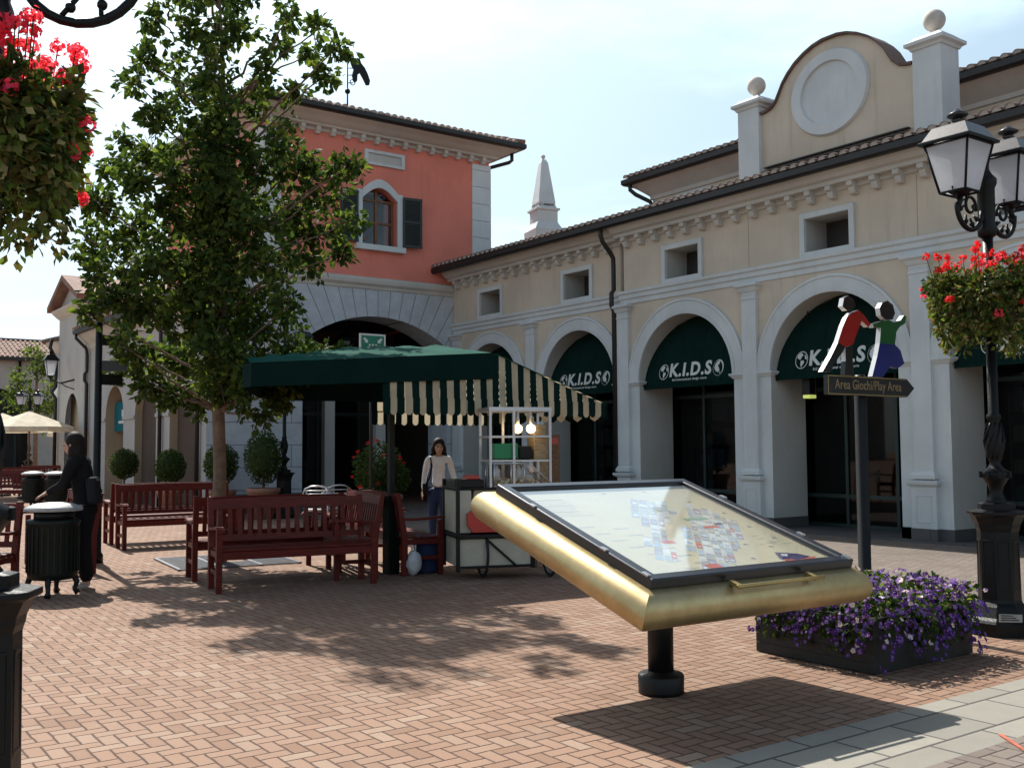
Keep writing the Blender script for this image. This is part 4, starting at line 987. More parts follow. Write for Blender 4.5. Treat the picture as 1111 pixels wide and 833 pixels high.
# ================================================================ cast iron street lamps
def make_lamp(label, arm=.38, r=.18, group='twin lantern street lamps'):
    L = local('street_lamp', label, 'street lamp', group)
    m = MB().lathe([(.27, .0), (.275, .10), (.26, .12), (.23, .14), (.19, .22), (.165, .25), (.16, .27), (.155, .80), (.165, .83), (.17, .86), (.20, .92), (.225, .935), (.225, .96), (.14, .972), (.14, 1.02), (.10, 1.03)], seg=8, ph=pi/8, smooth=False)
    for k in range(8):
        a = 2*pi*k/8; R = .155*cos(pi/8)
        for (h0, h1, w0) in ((.34, .36, .04), (.72, .74, .04)): m.cbox((R*cos(a), R*sin(a), (h0+h1)/2), (.012, .08, .02), rz=a)
        for s in (-1, 1): m.cbox((R*cos(a)-s*.04*sin(a), R*sin(a)+s*.04*cos(a), .54), (.012, .008, .38), rz=a)
    m.build('pedestal', 'iron', L, bevel=.004)
    m = MB().lathe([(.09, 1.02), (.07, 1.05), (.05, 1.10), (.055, 1.15), (.085, 1.20), (.115, 1.245), (.11, 1.27), (.06, 1.30), (.04, 1.34), (.05, 1.37), (.07, 1.44), (.075, 1.50), (.06, 1.60), (.045, 1.68), (.055, 1.70), (.055, 1.72), (.04, 1.74), (.042, 3.20)], seg=20)
    for k in range(8):
        a = 2*pi*k/8
        m.tube([((.078-.028*abs(t-.5)*2)*cos(a+t*1.6), (.078-.028*abs(t-.5)*2)*sin(a+t*1.6), 1.38+.28*t) for t in [q/6 for q in range(7)]], .010, 5)
        m.cbox((.112*cos(a), .112*sin(a), 1.25), (.02, .03, .05), rz=a)
    m.build('pole', 'iron', L)
    m = MB().lathe([(.045, 3.16), (.07, 3.18), (.075, 3.24), (.06, 3.28), (.066, 3.34), (.068, 3.56), (.085, 3.60), (.085, 3.64), (.05, 3.68), (.03, 3.72), (.028, 3.95), (.04, 3.97), (.03, 4.0), (.005, 4.04)], seg=16)
    for s in (-1, 1): m.ball((s*.09, 0, 3.60), .03, seg=10, rings=6)
    m.build('collar', 'iron', L)
    for s in (-1, 1):
        m = MB(); cx = arm-r*.72; cz = 3.20+r
        pts = [(s*(cx+r*cos(a)), 0, cz+r*sin(a)) for a in [radians(-205+i*14) for i in range(16)]]
        pts = [(s*.05, 0, cz-.10)]+pts[4:] if False else pts[2:]
        m.tube(pts, .020, 8)
        m.tube([(s*(cx-.01+r*.5*cos(a)*(1-i*.035)), 0, cz+.01+r*.5*sin(a)*(1-i*.035)) for i, a in enumerate([radians(200-i*24) for i in range(18)])], .013, 6)
        for i, a in enumerate((-150, -110, -70, -20)): m.tube([(s*(cx+r*cos(radians(a))), 0, cz+r*sin(radians(a))), (s*(cx+r*.5*cos(radians(a+20))), 0, cz+r*.5*sin(radians(a+20)))], .011, 6); m.ball((s*(cx+r*.75*cos(radians(a+8))), 0, cz+r*.75*sin(radians(a+8))), .022, seg=8, rings=5)
        m.tube([(s*.05, 0, 3.30), (s*(cx-r*.95), 0, 3.31)], .018, 6)
        m.tube([(s*(arm+r*.22), 0, 3.36), (s*arm, 0, 3.42), (s*arm, 0, 3.50)], .022, 8)
        for d in (-1, 1):
            m.tube([(s*arm+d*.02, 0, 3.42), (s*arm+d*.08, 0, 3.44), (s*arm+d*.105, 0, 3.52)], .009, 6)
        m.build('bracket_arm', 'iron', L)
        # lantern
        f = MB(); b0, b1, h0, h1 = .108, .182, 3.48, 3.86
        q = [(-1, -1), (1, -1), (1, 1), (-1, 1)]
        for i in range(4):
            (ax_, ay_), (bx_, by_) = q[i], q[(i+1) % 4]
            f.tube([(s*arm+ax_*b0, ay_*b0, h0), (s*arm+ax_*b1, ay_*b1, h1)], .010, 4)
            f.tube([(s*arm+ax_*b0, ay_*b0, h0), (s*arm+bx_*b0, by_*b0, h0)], .011, 4)
            f.tube([(s*arm+ax_*b1, ay_*b1, h1), (s*arm+bx_*b1, by_*b1, h1)], .012, 4)
        f.lathe([(.31, 3.865), (.312, 3.885), (.29, 3.895)], (s*arm, 0, 0), 4, ph=pi/4, smooth=False)
        f.lathe([(.035, 3.455), (.06, 3.47), (.10, 3.497)], (s*arm, 0, 0), 10)
        ln = f.build('lantern', 'iron', L)
        g = MB(); k0, k1 = b0*1.414-.008, b1*1.414-.008
        g.lathe([(k0, h0+.004), (k1, h1)], (s*arm, 0, 0), 4, ph=pi/4, smooth=False, cap=False); g.build('lantern_glass', 'lamp_glass', ln)
        g = MB().lathe([(.28, 3.896), (.20, 4.0), (.13, 4.02), (.06, 4.03), (.045, 4.05), (.05, 4.065), (.03, 4.07)], (s*arm, 0, 0), 4, ph=pi/4, smooth=False)
        g.lathe([(.03, 4.07), (.075, 4.09), (.085, 4.105), (.04, 4.13), (.02, 4.15)], (s*arm, 0, 0), 10)
        g.build('lantern_roof', 'alu' if False else 'iron_roof', ln)
    return L
M['petal_pink2'] = M['petal_pink']; M['iron_roof'] = pm('iron_roof', (.035, .035, .037), .3, .3, .1, 8, spec=.6, fine=.01)
lamp_r = make_lamp('tall black iron twin lantern lamp standing beside the purple pansy planter')
st = MB().cbox((-.262*cos(radians(0)), 0, .16), (.003, .15, .085)); 
place(lamp_r, (7.972, 4.443, 0), 0)
lab = MB()
lab.add([(-.13, -.235, .10), (.02, -.235, .10), (.02, -.195, .185), (-.13, -.195, .185)], [(0, 1, 2, 3)], 0)
sk = MB().prism([(-.085, 0), (.085, 0), (.085, .06), (-.085, .06)], lambda u, v, d: (-.185-d*.7+u*.70, -.185-d*.7-u*.70, .125+v), 0, .003)
sk.build('sticker', 'bin_lid', lamp_r)
sk = MB()
for i in range(3): sk.prism([(-.07, .012+.017*i), (.06-.02*i, .012+.017*i), (.06-.02*i, .020+.017*i), (-.07, .020+.017*i)], lambda u, v, d: (-.188-d*.7+u*.70, -.188-d*.7-u*.70, .125+v), 0, .0015)
sk.build('sticker_print', 'sign_black', [c for c in lamp_r.children if c.name.startswith('sticker')][0])
lamp_l = make_lamp('black iron lamp cut off by the left edge, its pedestal in the bottom corner', .50, .24)
P = at(-22, 626, 3.95); place(lamp_l, (P.x, P.y, 0), radians(-28))
lamp_f = copy_tree(lamp_r); P = at(31, 500, 46); place(lamp_f, (P.x, P.y, 0), radians(-36), 'small distant lamp with two white lanterns in front of the far dark arch')
lamp_m = copy_tree(lamp_r); P = at(308, 540, 22); place(lamp_m, (P.x, P.y, 0), radians(0), 'dark lamp standing in front of the stone pier, right of the largest topiary')
for L in (lamp_f, lamp_m):
    for c_ in list(L.children):
        if c_.name.startswith('sticker'):
            for d_ in list(c_.children): bpy.data.objects.remove(d_)
            bpy.data.objects.remove(c_)

def basket(loc, R, label, seed, red='petal_red', nf=60):
    t = thing('hanging_flower_basket', label, 'flower basket', loc, 0, 'flower baskets round the lamp poles')
    rr = random.Random(seed); x, y, z = loc
    MB().lathe([(.05, .16), (R*.45, .17), (R*.62, .30), (R*.64, .40), (R*.6, .40)], loc, 20).build('basket', 'planter_black', t)
    m = MB()
    for i in range(54):
        a = rr.uniform(0, 2*pi); q = R*(.35+.5*sqrt(rr.random())); zz = .40+rr.uniform(-.05, .12)
        leaves(m, [((x+q*cos(a), y+q*sin(a), z+zz), (R*.26, R*.26, .10))], 60, .055, (0, 1, 2, 3), [3, 3, 3, 1.4], shell=.4, rnd=rr)
    for i in range(60):                       # trailing strands
        a = rr.uniform(0, 2*pi); q = R*rr.uniform(.72, .98); ln = rr.uniform(.15, .52)
        n = int(ln/.07)
        for k in range(n):
            leaves(m, [((x+q*cos(a)*(1-.03*k), y+q*sin(a)*(1-.03*k), z+.36-k*.07), (.055, .055, .06))], 15, .05, (0, 2, 3, 4), [2, 3, 3, 1], shell=.4, droop=.5, rnd=rr)
    m.build('foliage', ['leaf_dark', 'leaf_mid', 'leaf_olive', 'leaf_light', 'leaf_pale'], t, recalc=False)
    f = MB(); st = MB()
    for i in range(nf):
        a = rr.uniform(0, 2*pi); q = R*sqrt(rr.random()); hh = .58+rr.uniform(-.02, .16) if rr.random() < .8 else rr.uniform(.15, .45)
        if hh < .5: q = R*rr.uniform(.95, 1.1)
        p = (x+q*cos(a), y+q*sin(a), z+hh); petals(f, p, .038, rr.choice([0, 0, 0, 1]), rr, 16, .017)
        if hh > .5: st.tube([(x+q*cos(a)*.85, y+q*sin(a)*.85, z+.42), p], .003, 4)
    f.build('blossom', [red, 'petal_pink'], t, recalc=False); st.build('flower_stem', 'leaf_mid', t)
    return t
basket((lamp_r.location.x, lamp_r.location.y, 2.32), .47, 'red geranium basket round the right lamp pole, above the gallery pier', 5)
basket((lamp_l.location.x, lamp_l.location.y, 2.39), .35, 'red geranium basket at the top left edge, trailing ivy against the sky', 9, 'petal_pink', 110)

# ================================================================ signpost with arrow and cut-out children
sp_ = at(938, 600, 8.6); sx_, sy_ = sp_.x, sp_.y
sg = thing('signpost', 'black signpost with an arrow board and red, green and blue cut-out figures on top', 'signpost', (sx_, sy_, 0))
MB().lathe([(.08, .004), (.08, .03), (.052, .05), (.052, 2.06), (.04, 2.08)], (sx_, sy_, 0), 18).build('post', 'black_paint', sg)
m = MB(); ay = sy_-.075
poly = [(-.56, 1.90), (.53, 1.90), (.64, 1.98), (.53, 2.06), (-.56, 2.06)]
ab = MB().prism(poly, lambda u, v, d: (sx_+u, ay+d, v), -.018, .018).build('arrow_board', 'sign_black', sg)
m = MB(); inn = [(-.415, 1.913), (.335, 1.913), (.335, 2.047), (-.415, 2.047)]
for q in ((-.555, .525, 1.903, 1.911), (-.555, .525, 2.049, 2.057), (-.555, -.545, 1.911, 2.049)): m.box(sx_+q[0], sx_+q[1], ay-.021, ay-.0185, q[2], q[3])
m.build('gold_border', 'brass', ab)
text('Area Giochi/Play Area', .112, .0015, lambda u, v, d: (sx_-.01+u*.90, ay-.019-d, 1.950+v), .0008).build('lettering', 'gold_letter', ab)
FS = .088     # metres per outline unit
def fig(poly, x, mi, name, par, dep=.045, ed='sign_edge'):
    """flat cut-out with a white edge"""
    m = MB(); n = len(poly); f = lambda u, v, d: (sx_+x[0]+u*x[1], sy_-.05+d, 2.07+v*.80)
    vs = [f(u, v, 0) for u, v in poly]+[f(u, v, dep) for u, v in poly]
    m.add(vs, [tuple(range(n-1, -1, -1)), tuple(range(n, 2*n))], 0); 
    for i in range(n):
        a = poly[i]; b = poly[(i+1) % n]; nu, nv = b[1]-a[1], a[0]-b[0]; l_ = sqrt(nu*nu+nv*nv)
        lit_side = nu/l_ < -.62 and not (name == 'leg' and .06 < (a[1]+b[1])/2 < .2) if n > 0 else 0
        m.add([vs[i], vs[(i+1) % n], vs[n+(i+1) % n], vs[n+i]], [(0, 1, 2, 3)], 1 if lit_side else 2)
    return m.build(name, [mi, ed, 'sign_black' if name != 'trousers' else mi], par)
f1 = fig([(.03, .33), (.09, .29), (.155, .32), (.20, .47), (.235, .58), (.20, .63), (.15, .655), (.11, .60), (.075, .50)], (-.40, 1.6), 'sign_red', 'figure_body', sg)
fig([(.075, .71), (.11, .67), (.16, .68), (.185, .73), (.17, .80), (.13, .83), (.09, .80)], (-.40, 1.6), 'sign_black', 'head', f1)
fig([(-.10, .02), (-.03, .02), (-.01, .10), (.06, .22), (.09, .29), (.03, .33), (-.02, .20)], (-.40, 1.6), 'sign_black', 'leg', f1)
fig([(.08, .0), (.16, .0), (.15, .16), (.155, .31), (.09, .28), (.09, .14)], (-.40, 1.6), 'sign_black', 'leg', f1)
fig([(.16, .655), (.20, .63), (.235, .58), (.29, .52), (.31, .55), (.26, .64), (.21, .69)], (-.40, 1.6), 'sign_red', 'arm', f1)
f2 = fig([(.13, .36), (.30, .36), (.32, .50), (.36, .56), (.42, .60), (.44, .68), (.41, .69), (.37, .63), (.30, .60), (.24, .62), (.16, .60), (.06, .56), (.07, .52), (.15, .53)], (.05, 1.3), 'sign_green', 'figure_body', sg)
fig([(.15, .66), (.20, .62), (.28, .63), (.31, .70), (.29, .79), (.23, .83), (.17, .80), (.14, .74)], (.05, 1.3), 'sign_black', 'head', f2)
fig([(.04, .0), (.16, .0), (.24, .12), (.32, .10), (.40, .16), (.36, .30), (.30, .36), (.13, .36), (.10, .22)], (.05, 1.3), 'sign_blue', 'trousers', f2)

# ================================================================ benches
def make_bench():
    b = local('park_bench', '', 'bench', 'red slatted double benches round the tree'); Lh = .865
    m = MB()
    for i in range(6): m.box(-Lh+.03, Lh-.03, -.255+i*.083, -.255+i*.083+.066, .425, .447)
    m.box(-Lh+.04, Lh-.04, -.262, -.235, .34, .42); m.box(-Lh+.04, Lh-.04, .17, .195, .34, .42)
    m.build('seat', 'red_wood', b, bevel=.004)
    m = MB(); y_ = lambda z: .20+(z-.42)*.16
    for (z0, z1, t) in ((.84, .94, .022), (.50, .56, .018)):
        n = 12
        for i in range(n):
            u0 = -Lh+.05+(2*Lh-.1)*i/n; u1 = -Lh+.05+(2*Lh-.1)*(i+1)/n
            za = z1+(.015*sin(pi*i/n) if z1 > .9 else 0); zb2 = z1+(.015*sin(pi*(i+1)/n) if z1 > .9 else 0)
            m.add([(u0, y_(z0)-t, z0), (u1, y_(z0)-t, z0), (u1, y_(z0)+t, z0), (u0, y_(z0)+t, z0), (u0, y_(z1)-t, za), (u1, y_(z1)-t, zb2), (u1, y_(z1)+t, zb2), (u0, y_(z1)+t, za)],
                  [(0, 1, 5, 4), (3, 7, 6, 2), (4, 5, 6, 7), (0, 3, 2, 1)]+([(0, 4, 7, 3)] if i == 0 else [])+([(1, 2, 6, 5)] if i == n-1 else []))
        m.build('backrest_rail', 'red_wood', b); m = MB()
    m = MB(); k = 15
    for i in range(k):
        u = -Lh+.13+(2*Lh-.26)*i/(k-1)
        m.cbox((u, y_(.70), .70), (.046, .014, .31), rx=-.16)
    m.build('backrest_slats', 'red_wood', b)
    for s in (-1, 1):
        m = MB(); u = s*(Lh-.03)
        m.add([(u-.03, .17, .0), (u+.03, .17, 0), (u+.03, .235, 0), (u-.03, .235, 0), (u-.03, .165, .44), (u+.03, .165, .44), (u+.03, .235, .44), (u-.03, .235, .44)], [(0, 3, 2, 1), (0, 1, 5, 4), (1, 2, 6, 5), (2, 3, 7, 6), (3, 0, 4, 7)])
        m.add([(u-.03, .165, .44), (u+.03, .165, .44), (u+.03, .235, .44), (u-.03, .235, .44), (u-.03, .262, .96), (u+.03, .262, .96), (u+.03, .312, .96), (u-.03, .312, .96)], [(4, 5, 6, 7), (0, 1, 5, 4), (1, 2, 6, 5), (2, 3, 7, 6), (3, 0, 4, 7)])
        m.build('leg', 'red_wood', b, bevel=.003)
        MB().box(u-.03, u+.03, -.27, -.21, 0, .635).build('leg', 'red_wood', b, bevel=.004)
        m = MB(); pts = [(-.33, .630), (-.30, .655), (-.20, .655), (-.05, .64), (.10, .635), (.215, .64)]
        for i in range(5):
            (a, za), (c_, zc_) = pts[i], pts[i+1]
            m.add([(u-.04, a, za), (u+.04, a, za), (u+.04, c_, zc_), (u-.04, c_, zc_), (u-.04, a, za+.028), (u+.04, a, za+.028), (u+.04, c_, zc_+.028), (u-.04, c_, zc_+.028)], [(0, 3, 2, 1), (4, 5, 6, 7), (0, 4, 7, 3), (1, 2, 6, 5), (0, 1, 5, 4), (2, 3, 7, 6)])
        m.build('armrest', 'red_wood', b)
        MB().box(u-.018, u+.018, -.21, .17, .18, .225).box(u-.018, u+.018, -.21, .17, .36, .42).build('stretcher', 'red_wood', b, bevel=.003)
    return b
bench0 = make_bench()
GB = 'red slatted benches set back to back'
place(bench0, (4.66, 10.55, 0), radians(-9.5), 'red bench nearest the camera, facing it in front of the tree trunk', GB)
def bench(x, y, rz, label, group=GB):
    return place(copy_tree(bench0), (x, y, 0), radians(rz), label, group)
bench(4.79, 11.65, 170, 'red bench back to back with the nearest bench, facing the tree')
bench(5.13, 15.93, -3, 'red bench beyond the tree, between the young woman and the trunk')
bench(5.22, 16.95, 177, 'red bench behind the one beyond the tree, seen through its slats')
bench(3.02, 13.95, -91, 'red bench seen end-on behind the young woman in black')
bench(5.66, 11.40, -104, 'red bench with a sunlit top rail, at the right end of the nearest bench')
bench(6.42, 11.30, 77, 'red bench between the sunlit rail and the snack cart')
P = at(-84, 560, 10.3); bench(P.x, P.y, -34, 'red bench end cut off by the left edge of the picture, behind the iron pedestal')
GF = 'far red benches near the parasols'
for px, dp, rz, lb in ((6, 27, -30, 'far red bench at the left edge, below the cream parasol'), (20, 31, 150, 'far red bench left of the two dark bins'), (47, 34, -36, 'far red bench with its back showing above the two dark bins')):
    P = at(px, 520, dp); bench(P.x, P.y, rz, lb, GF)

# ================================================================ litter bins
def make_bin(label):
    b = local('litter_bin', label, 'litter bin', 'round black litter bins')
    m = MB().lathe([(.20, .17), (.235, .19), (.245, .24), (.25, .72), (.262, .74), (.262, .77), (.235, .78)], seg=28)
    for k in range(28):
        a = 2*pi*(k+.5)/28; m.cbox((.249*cos(a), .249*sin(a), .48), (.012, .02, .46), rz=a)
    m.build('body', 'bin_green', b)
    m = MB().lathe([(.19, .77), (.19, .87)], seg=20); m.build('neck', 'black_paint', b)
    m = MB().lathe([(.275, .865), (.285, .885), (.27, .905), (.18, .938), (.08, .95), (.0, .952)], seg=28, cap=False); m.build('lid', 'bin_lid', b)
    for k in range(4):
        a = pi/4+pi/2*k; c_, s_ = cos(a), sin(a)
        m = MB().tube([(.20*c_, .20*s_, .22), (.235*c_, .235*s_, .13), (.215*c_, .215*s_, .06), (.25*c_, .25*s_, .018)], [.035, .028, .022, .035], 8); m.build('leg', 'black_paint', b)
    return b
bin0 = make_bin('black litter bin with pale domed lid, in front of the young woman'); place(bin0, (2.40, 11.42, 0), .4)
for px, dp, lb in ((36, 25.5, 'small distant litter bin, left one of the pair'), (61, 25.2, 'small distant litter bin, right one of the pair beside the woman')):
    P = at(px, 530, dp); place(copy_tree(bin0), (P.x, P.y, 0), .4, lb)

# ================================================================ tree, grate
TR = V((4.83, 13.35, 0))
def limb(m, a, b, r0, r1, rr, n=6, wob=.06):
    pts = []
    for i in range(n+1):
        t = i/n; p = a.lerp(b, t)+V((rr.uniform(-1, 1), rr.uniform(-1, 1), rr.uniform(-.5, .8)))*wob*sin(pi*t)
        pts.append(p)
    m.tube(pts, [r0+(r1-r0)*i/n for i in range(n+1)], 8); return pts
def blobs_from(L, dep0, spread, rr):
    out = []
    for px, py, rp in L:
        dp = dep0+rr.uniform(-spread, spread); p = at(px, py, dp); out.append((p, rp*dp/FPX))
    return out
rr = random.Random(21)
crown_px = [(215, -40, 30), (190, -20, 32), (240, -15, 34), (170, 22, 26), (205, 20, 30), (250, 25, 30), (275, -15, 28), (232, 55, 28), (185, 62, 26), (160, 66, 14), (318, 14, 22), (345, 32, 18), (300, 45, 16), (368, 50, 12), (335, 60, 14), (352, 82, 12), (285, 75, 22),
    (150, 92, 18), (195, 100, 30), (240, 105, 34), (285, 112, 26), (320, 100, 16), (170, 125, 22), (215, 140, 32), (260, 145, 36), (305, 148, 24), (130, 150, 14), (165, 165, 26), (150, 195, 28), (120, 185, 18), (200, 185, 34), (245, 195, 38), (290, 190, 34), (330, 180, 22), (365, 185, 18), (352, 210, 20), (385, 178, 8),
    (110, 225, 26), (145, 240, 32), (185, 235, 34), (230, 245, 38), (275, 245, 38), (315, 235, 30), (350, 245, 24), (378, 240, 14), (95, 260, 20), (125, 285, 30), (100, 300, 16), (165, 290, 34), (210, 295, 38), (255, 300, 38), (295, 290, 30), (335, 280, 22), (368, 275, 12), (92, 338, 14), (120, 325, 20),
    (150, 335, 28), (195, 345, 36), (240, 350, 38), (285, 345, 34), (315, 330, 16), (130, 375, 20), (160, 385, 26), (200, 395, 30), (250, 395, 30), (290, 390, 28), (320, 372, 22), (350, 380, 18), (372, 385, 8), (185, 425, 22), (155, 412, 16), (215, 435, 14), (262, 430, 18), (280, 450, 10), (305, 425, 18), (128, 398, 12), (335, 400, 14)]
bl = blobs_from(crown_px, 13.6, 1.0, rr)
# narrower spread in depth for outer blobs keeps the crown round
bl += [(at(234+rr.uniform(-6, 6), y_, 13.0+rr.uniform(-.2, .3)), .36) for y_ in range(40, 420, 34)]
tree = thing('square_tree', 'tall leafy tree with a slim trunk rising between the red benches', 'tree', TR)
tm = MB(); top = at(238, -60, 13.5)
trk = [TR+V((0, 0, -.05)), TR+V((.0, 0, .25)), TR+V((.02, .0, 1.2)), TR+V((-.01, .02, 2.2)), TR+V((.03, 0, 3.4)), TR+V((.06, .02, 4.8)), TR+V((.02, 0, 6.2)), V((top.x, top.y, 7.6))]
tm.tube(trk, [.13, .092, .084, .08, .07, .055, .035, .012], 12)
def trunk_at(z):
    for i in range(len(trk)-1):
        if trk[i].z <= z <= trk[i+1].z: return trk[i].lerp(trk[i+1], (z-trk[i].z)/(trk[i+1].z-trk[i].z))
    return trk[-1]
for p, r in bl:
    z0 = max(2.0, p.z-.35*(V((p.x, p.y, 0))-V((TR.x, TR.y, 0))).length-.3); a = trunk_at(min(z0, 8))
    limb(tm, a, p, .022, .007, rr)
    for _ in range(3):
        d = V((rr.gauss(0, 1), rr.gauss(0, 1), rr.gauss(.2, 1))).normalized()*r*.9; limb(tm, p, p+d, .007, .003, rr, 3, .02)
tm.build('trunk', 'bark', tree)
lm = MB()
for p, r in bl:
    subs = []
    n = max(4, int((17 if p.z < 5.6 else 9)*(r/.4)**1.6))
    for _ in range(n):
        d = V((rr.gauss(0, 1), rr.gauss(0, 1), rr.gauss(0, 1))).normalized()*r*rr.random()**.5
        subs.append((p+d, rr.uniform(.09, .17)))
    leaves(lm, subs, 27, .112, (0, 1, 2), [4, 4, 3], shell=.6, droop=.2, rnd=rr)
lm.build('crown', ['leaf_dark', 'leaf_mid', 'leaf_light'], tree, recalc=False)
gt = local('tree_grate', 'square metal grate on the paving around the foot of the tree', 'tree grate'); m = MB()
for k in range(16):
    v_ = -.75+1.5*k/15
    if abs(v_) > .22: m.box(-.75, .75, v_-.018, v_+.018, .006, .022)
    else: m.box(-.75, -.25, v_-.018, v_+.018, .006, .022); m.box(.25, .75, v_-.018, v_+.018, .006, .022)
for v_ in (-.76, -.26, .26, .76): m.box(v_-.02, v_+.02, -.77, .77, .0055, .0235)
m.build('grate_bars', 'grate', gt); place(gt, (TR.x+.12, TR.y, 0), radians(-6))
# far tree
ft_c = [(30, 425, 16), (45, 440, 16), (22, 440, 12), (55, 420, 12), (40, 402, 14), (38, 385, 9), (20, 410, 10), (56, 440, 8), (35, 455, 12), (15, 425, 8), (50, 398, 9)]
fb2 = blobs_from(ft_c, 48, 1.0, rr); b0 = at(38, 500, 48)
ft = thing('distant_tree', 'small pale green tree in front of the far building, behind the cream parasol', 'tree', (b0.x, b0.y, 0))
m = MB().tube([(b0.x, b0.y, 0), (b0.x, b0.y, 3), (b0.x, b0.y, 5.6)], [.12, .09, .03], 8)
for p, r in fb2: limb(m, V((b0.x, b0.y, max(1.8, p.z-.8))), p, .03, .01, rr)
m.build('trunk', 'bark', ft); m = MB()
for p, r in fb2:
    subs = [(p+V((rr.gauss(0, .5), rr.gauss(0, .5), rr.gauss(0, .5)))*r, .25) for _ in range(9)]; leaves(m, subs, 14, .2, (0, 1), shell=.6, rnd=rr)
m.build('crown', ['leaf_mid', 'leaf_light'], ft, recalc=False)

# ================================================================ topiaries
rr = random.Random(4)
def topiary(x, y, s, label, tall=1.0):
    t = thing('potted_topiary', label, 'potted shrub', (x, y, 0), 0, 'clipped shrubs in terracotta pots')
    MB().lathe([(.20*s, 0), (.30*s, .50*s), (.33*s, .52*s), (.33*s, .60*s), (.29*s, .60*s), (.28*s, .54*s)], (x, y, 0), 24).build('pot', 'terracotta', t)
    MB().tube([(x, y, .5*s), (x, y, 1.0*s)], .03, 8).build('stem', 'bark', t)
    m = MB(); c = (x, y, (1.12+.1*(tall-1))*s+.05); leaves(m, [(c, (.36*s, .36*s, .42*s*tall))], 2600, .055, (0, 1, 2), [5, 4, 1], shell=.25, rnd=rr)
    m.ball(c, .29*s, 0, 14, 9, sz=1.15*tall)
    m.build('foliage', ['leaf_topiary', 'leaf_mid', 'leaf_light'], t, recalc=False)
for px, dp, s, lb, tl in ((286, 21.8, 1.08, 'largest clipped shrub in a pot, beside the dark lamp post', 1.25), (240, 22.3, .98, 'clipped shrub in a pot, partly behind the tree trunk', 1.05), (194, 23.8, .92, 'clipped shrub in a pot, second from the left along the gallery', 1.0), (135, 26.4, .95, 'leftmost clipped shrub in a pot, below the teal shop signs', .95)):
    P = at(px, 500, dp); topiary(min(P.x, 7.5) if px < 200 else P.x, P.y, s, lb, tl)
# flowering bush in the shade of the canopy
P = at(410, 520, 18.6); t = thing('flowering_bush', 'large potted bush dotted with red flowers in the shade below the canopy', 'potted shrub', (P.x, P.y, 0))
MB().lathe([(.30, 0), (.42, .55), (.45, .56), (.45, .64), (.4, .64)], (P.x, P.y, 0), 24).build('pot', 'terracotta', t)
m = MB(); leaves(m, [((P.x, P.y, 1.1), (.46, .46, .5)), ((P.x+.15, P.y-.2, .95), (.35, .35, .3))], 1700, .06, (0, 1), shell=.35, rnd=rr); m.build('foliage', ['leaf_dark', 'leaf_mid'], t, recalc=False)
m = MB()
for _ in range(26):
    d = V((rr.gauss(0, 1), rr.gauss(0, 1), rr.gauss(.3, 1))).normalized(); petals(m, (P.x+d.x*.48, P.y+d.y*.48, 1.1+d.z*.52), .035, 0, rr, 9, .018)
m.build('blossom', ['petal_red'], t, recalc=False)
# ================================================================ kiosk canopy
ky = 10.2; kb = 12.7
kc = thing('market_canopy', 'dark green market canopy with a scalloped striped valance over the snack cart', 'canopy', (6.5, 11.4, 0))
XL, XA, XR = 4.03, 7.10, 8.90; zL, zA, zR = 2.38, 2.63, 2.03
def ztop(x): return zL+(zA-zL)*(x-XL)/(XA-XL) if x < XA else zA+(zR-zA)*(x-XA)/(XR-XA)
m = MB(); vs = []; fs = []; mis = []; nx, ny = 58, 10; rr = random.Random(8)
def kbx(x): return ky+.25+(kb-ky-.25)*min(1, max(0, (x-XL)/1.15))
def rise(x): return .20*min(1, .25+(x-XL)/2.) if x < XA else .20-.06*(x-XA)
grid = []
for i in range(nx+1):
    x = XL+(XR-XL)*i/nx
    for j in range(ny+1):
        t = j/ny; kx_ = kbx(x); y = ky+(kx_-ky)*t
        z = ztop(x)+rise(x)*(1-abs(2*t-1))**.9+.012*sin(x*4+t*5)*sin(pi*t)+(.012*sin(x*15)*sin(3*pi*t) if x < XA else 0)
        vs.append((x, y, z))
for i in range(nx):
    for j in range(ny):
        xm = XL+(XR-XL)*(i+.5)/nx
        m.add([vs[i*(ny+1)+j], vs[(i+1)*(ny+1)+j], vs[(i+1)*(ny+1)+j+1], vs[i*(ny+1)+j+1]], [(0, 1, 2, 3)], 1 if (xm > XA+.7 and i % 2 == 0) else 0, True)
m.build('canopy_roof', ['canopy_green', 'canopy_cream'], kc, recalc=False)
# plain green front flap on the left part
def flap(m, x0, x1, y, zb0, zb1, nseg, mi=0, off=0):
    for i in range(nseg):
        a = x0+(x1-x0)*i/nseg; b = x0+(x1-x0)*(i+1)/nseg
        za = zb0+(zb1-zb0)*i/nseg; zb_ = zb0+(zb1-zb0)*(i+1)/nseg
        w = lambda x: y+off+.012*sin(x*9)
        m.add([(a, w(a), za), (b, w(b), zb_), (b, w(b), ztop(b)-.001), (a, w(a), ztop(a)-.001)], [(0, 1, 2, 3)], mi, True)
m = MB(); flap(m, XL, XA, ky, 2.13, 2.31, 30, 0, -.004); m.build('front_flap', 'awning_green', kc, recalc=False)
m = MB()
for i in range(20):
    a = XL+(XA-XL)*i/20; b = XL+(XA-XL)*(i+1)/20
    m.add([(a, kbx(a), 2.12), (b, kbx(b), 2.12), (b, kbx(b), ztop(b)), (a, kbx(a), ztop(a))], [(0, 1, 2, 3)])
m.add([(XL, ky, 2.13), (XL, kbx(XL), 2.13), (XL, kbx(XL), 2.38), (XL, ky, 2.38)], [(0, 1, 2, 3)])
m.build('back_flap', 'awning_green', kc, recalc=False)
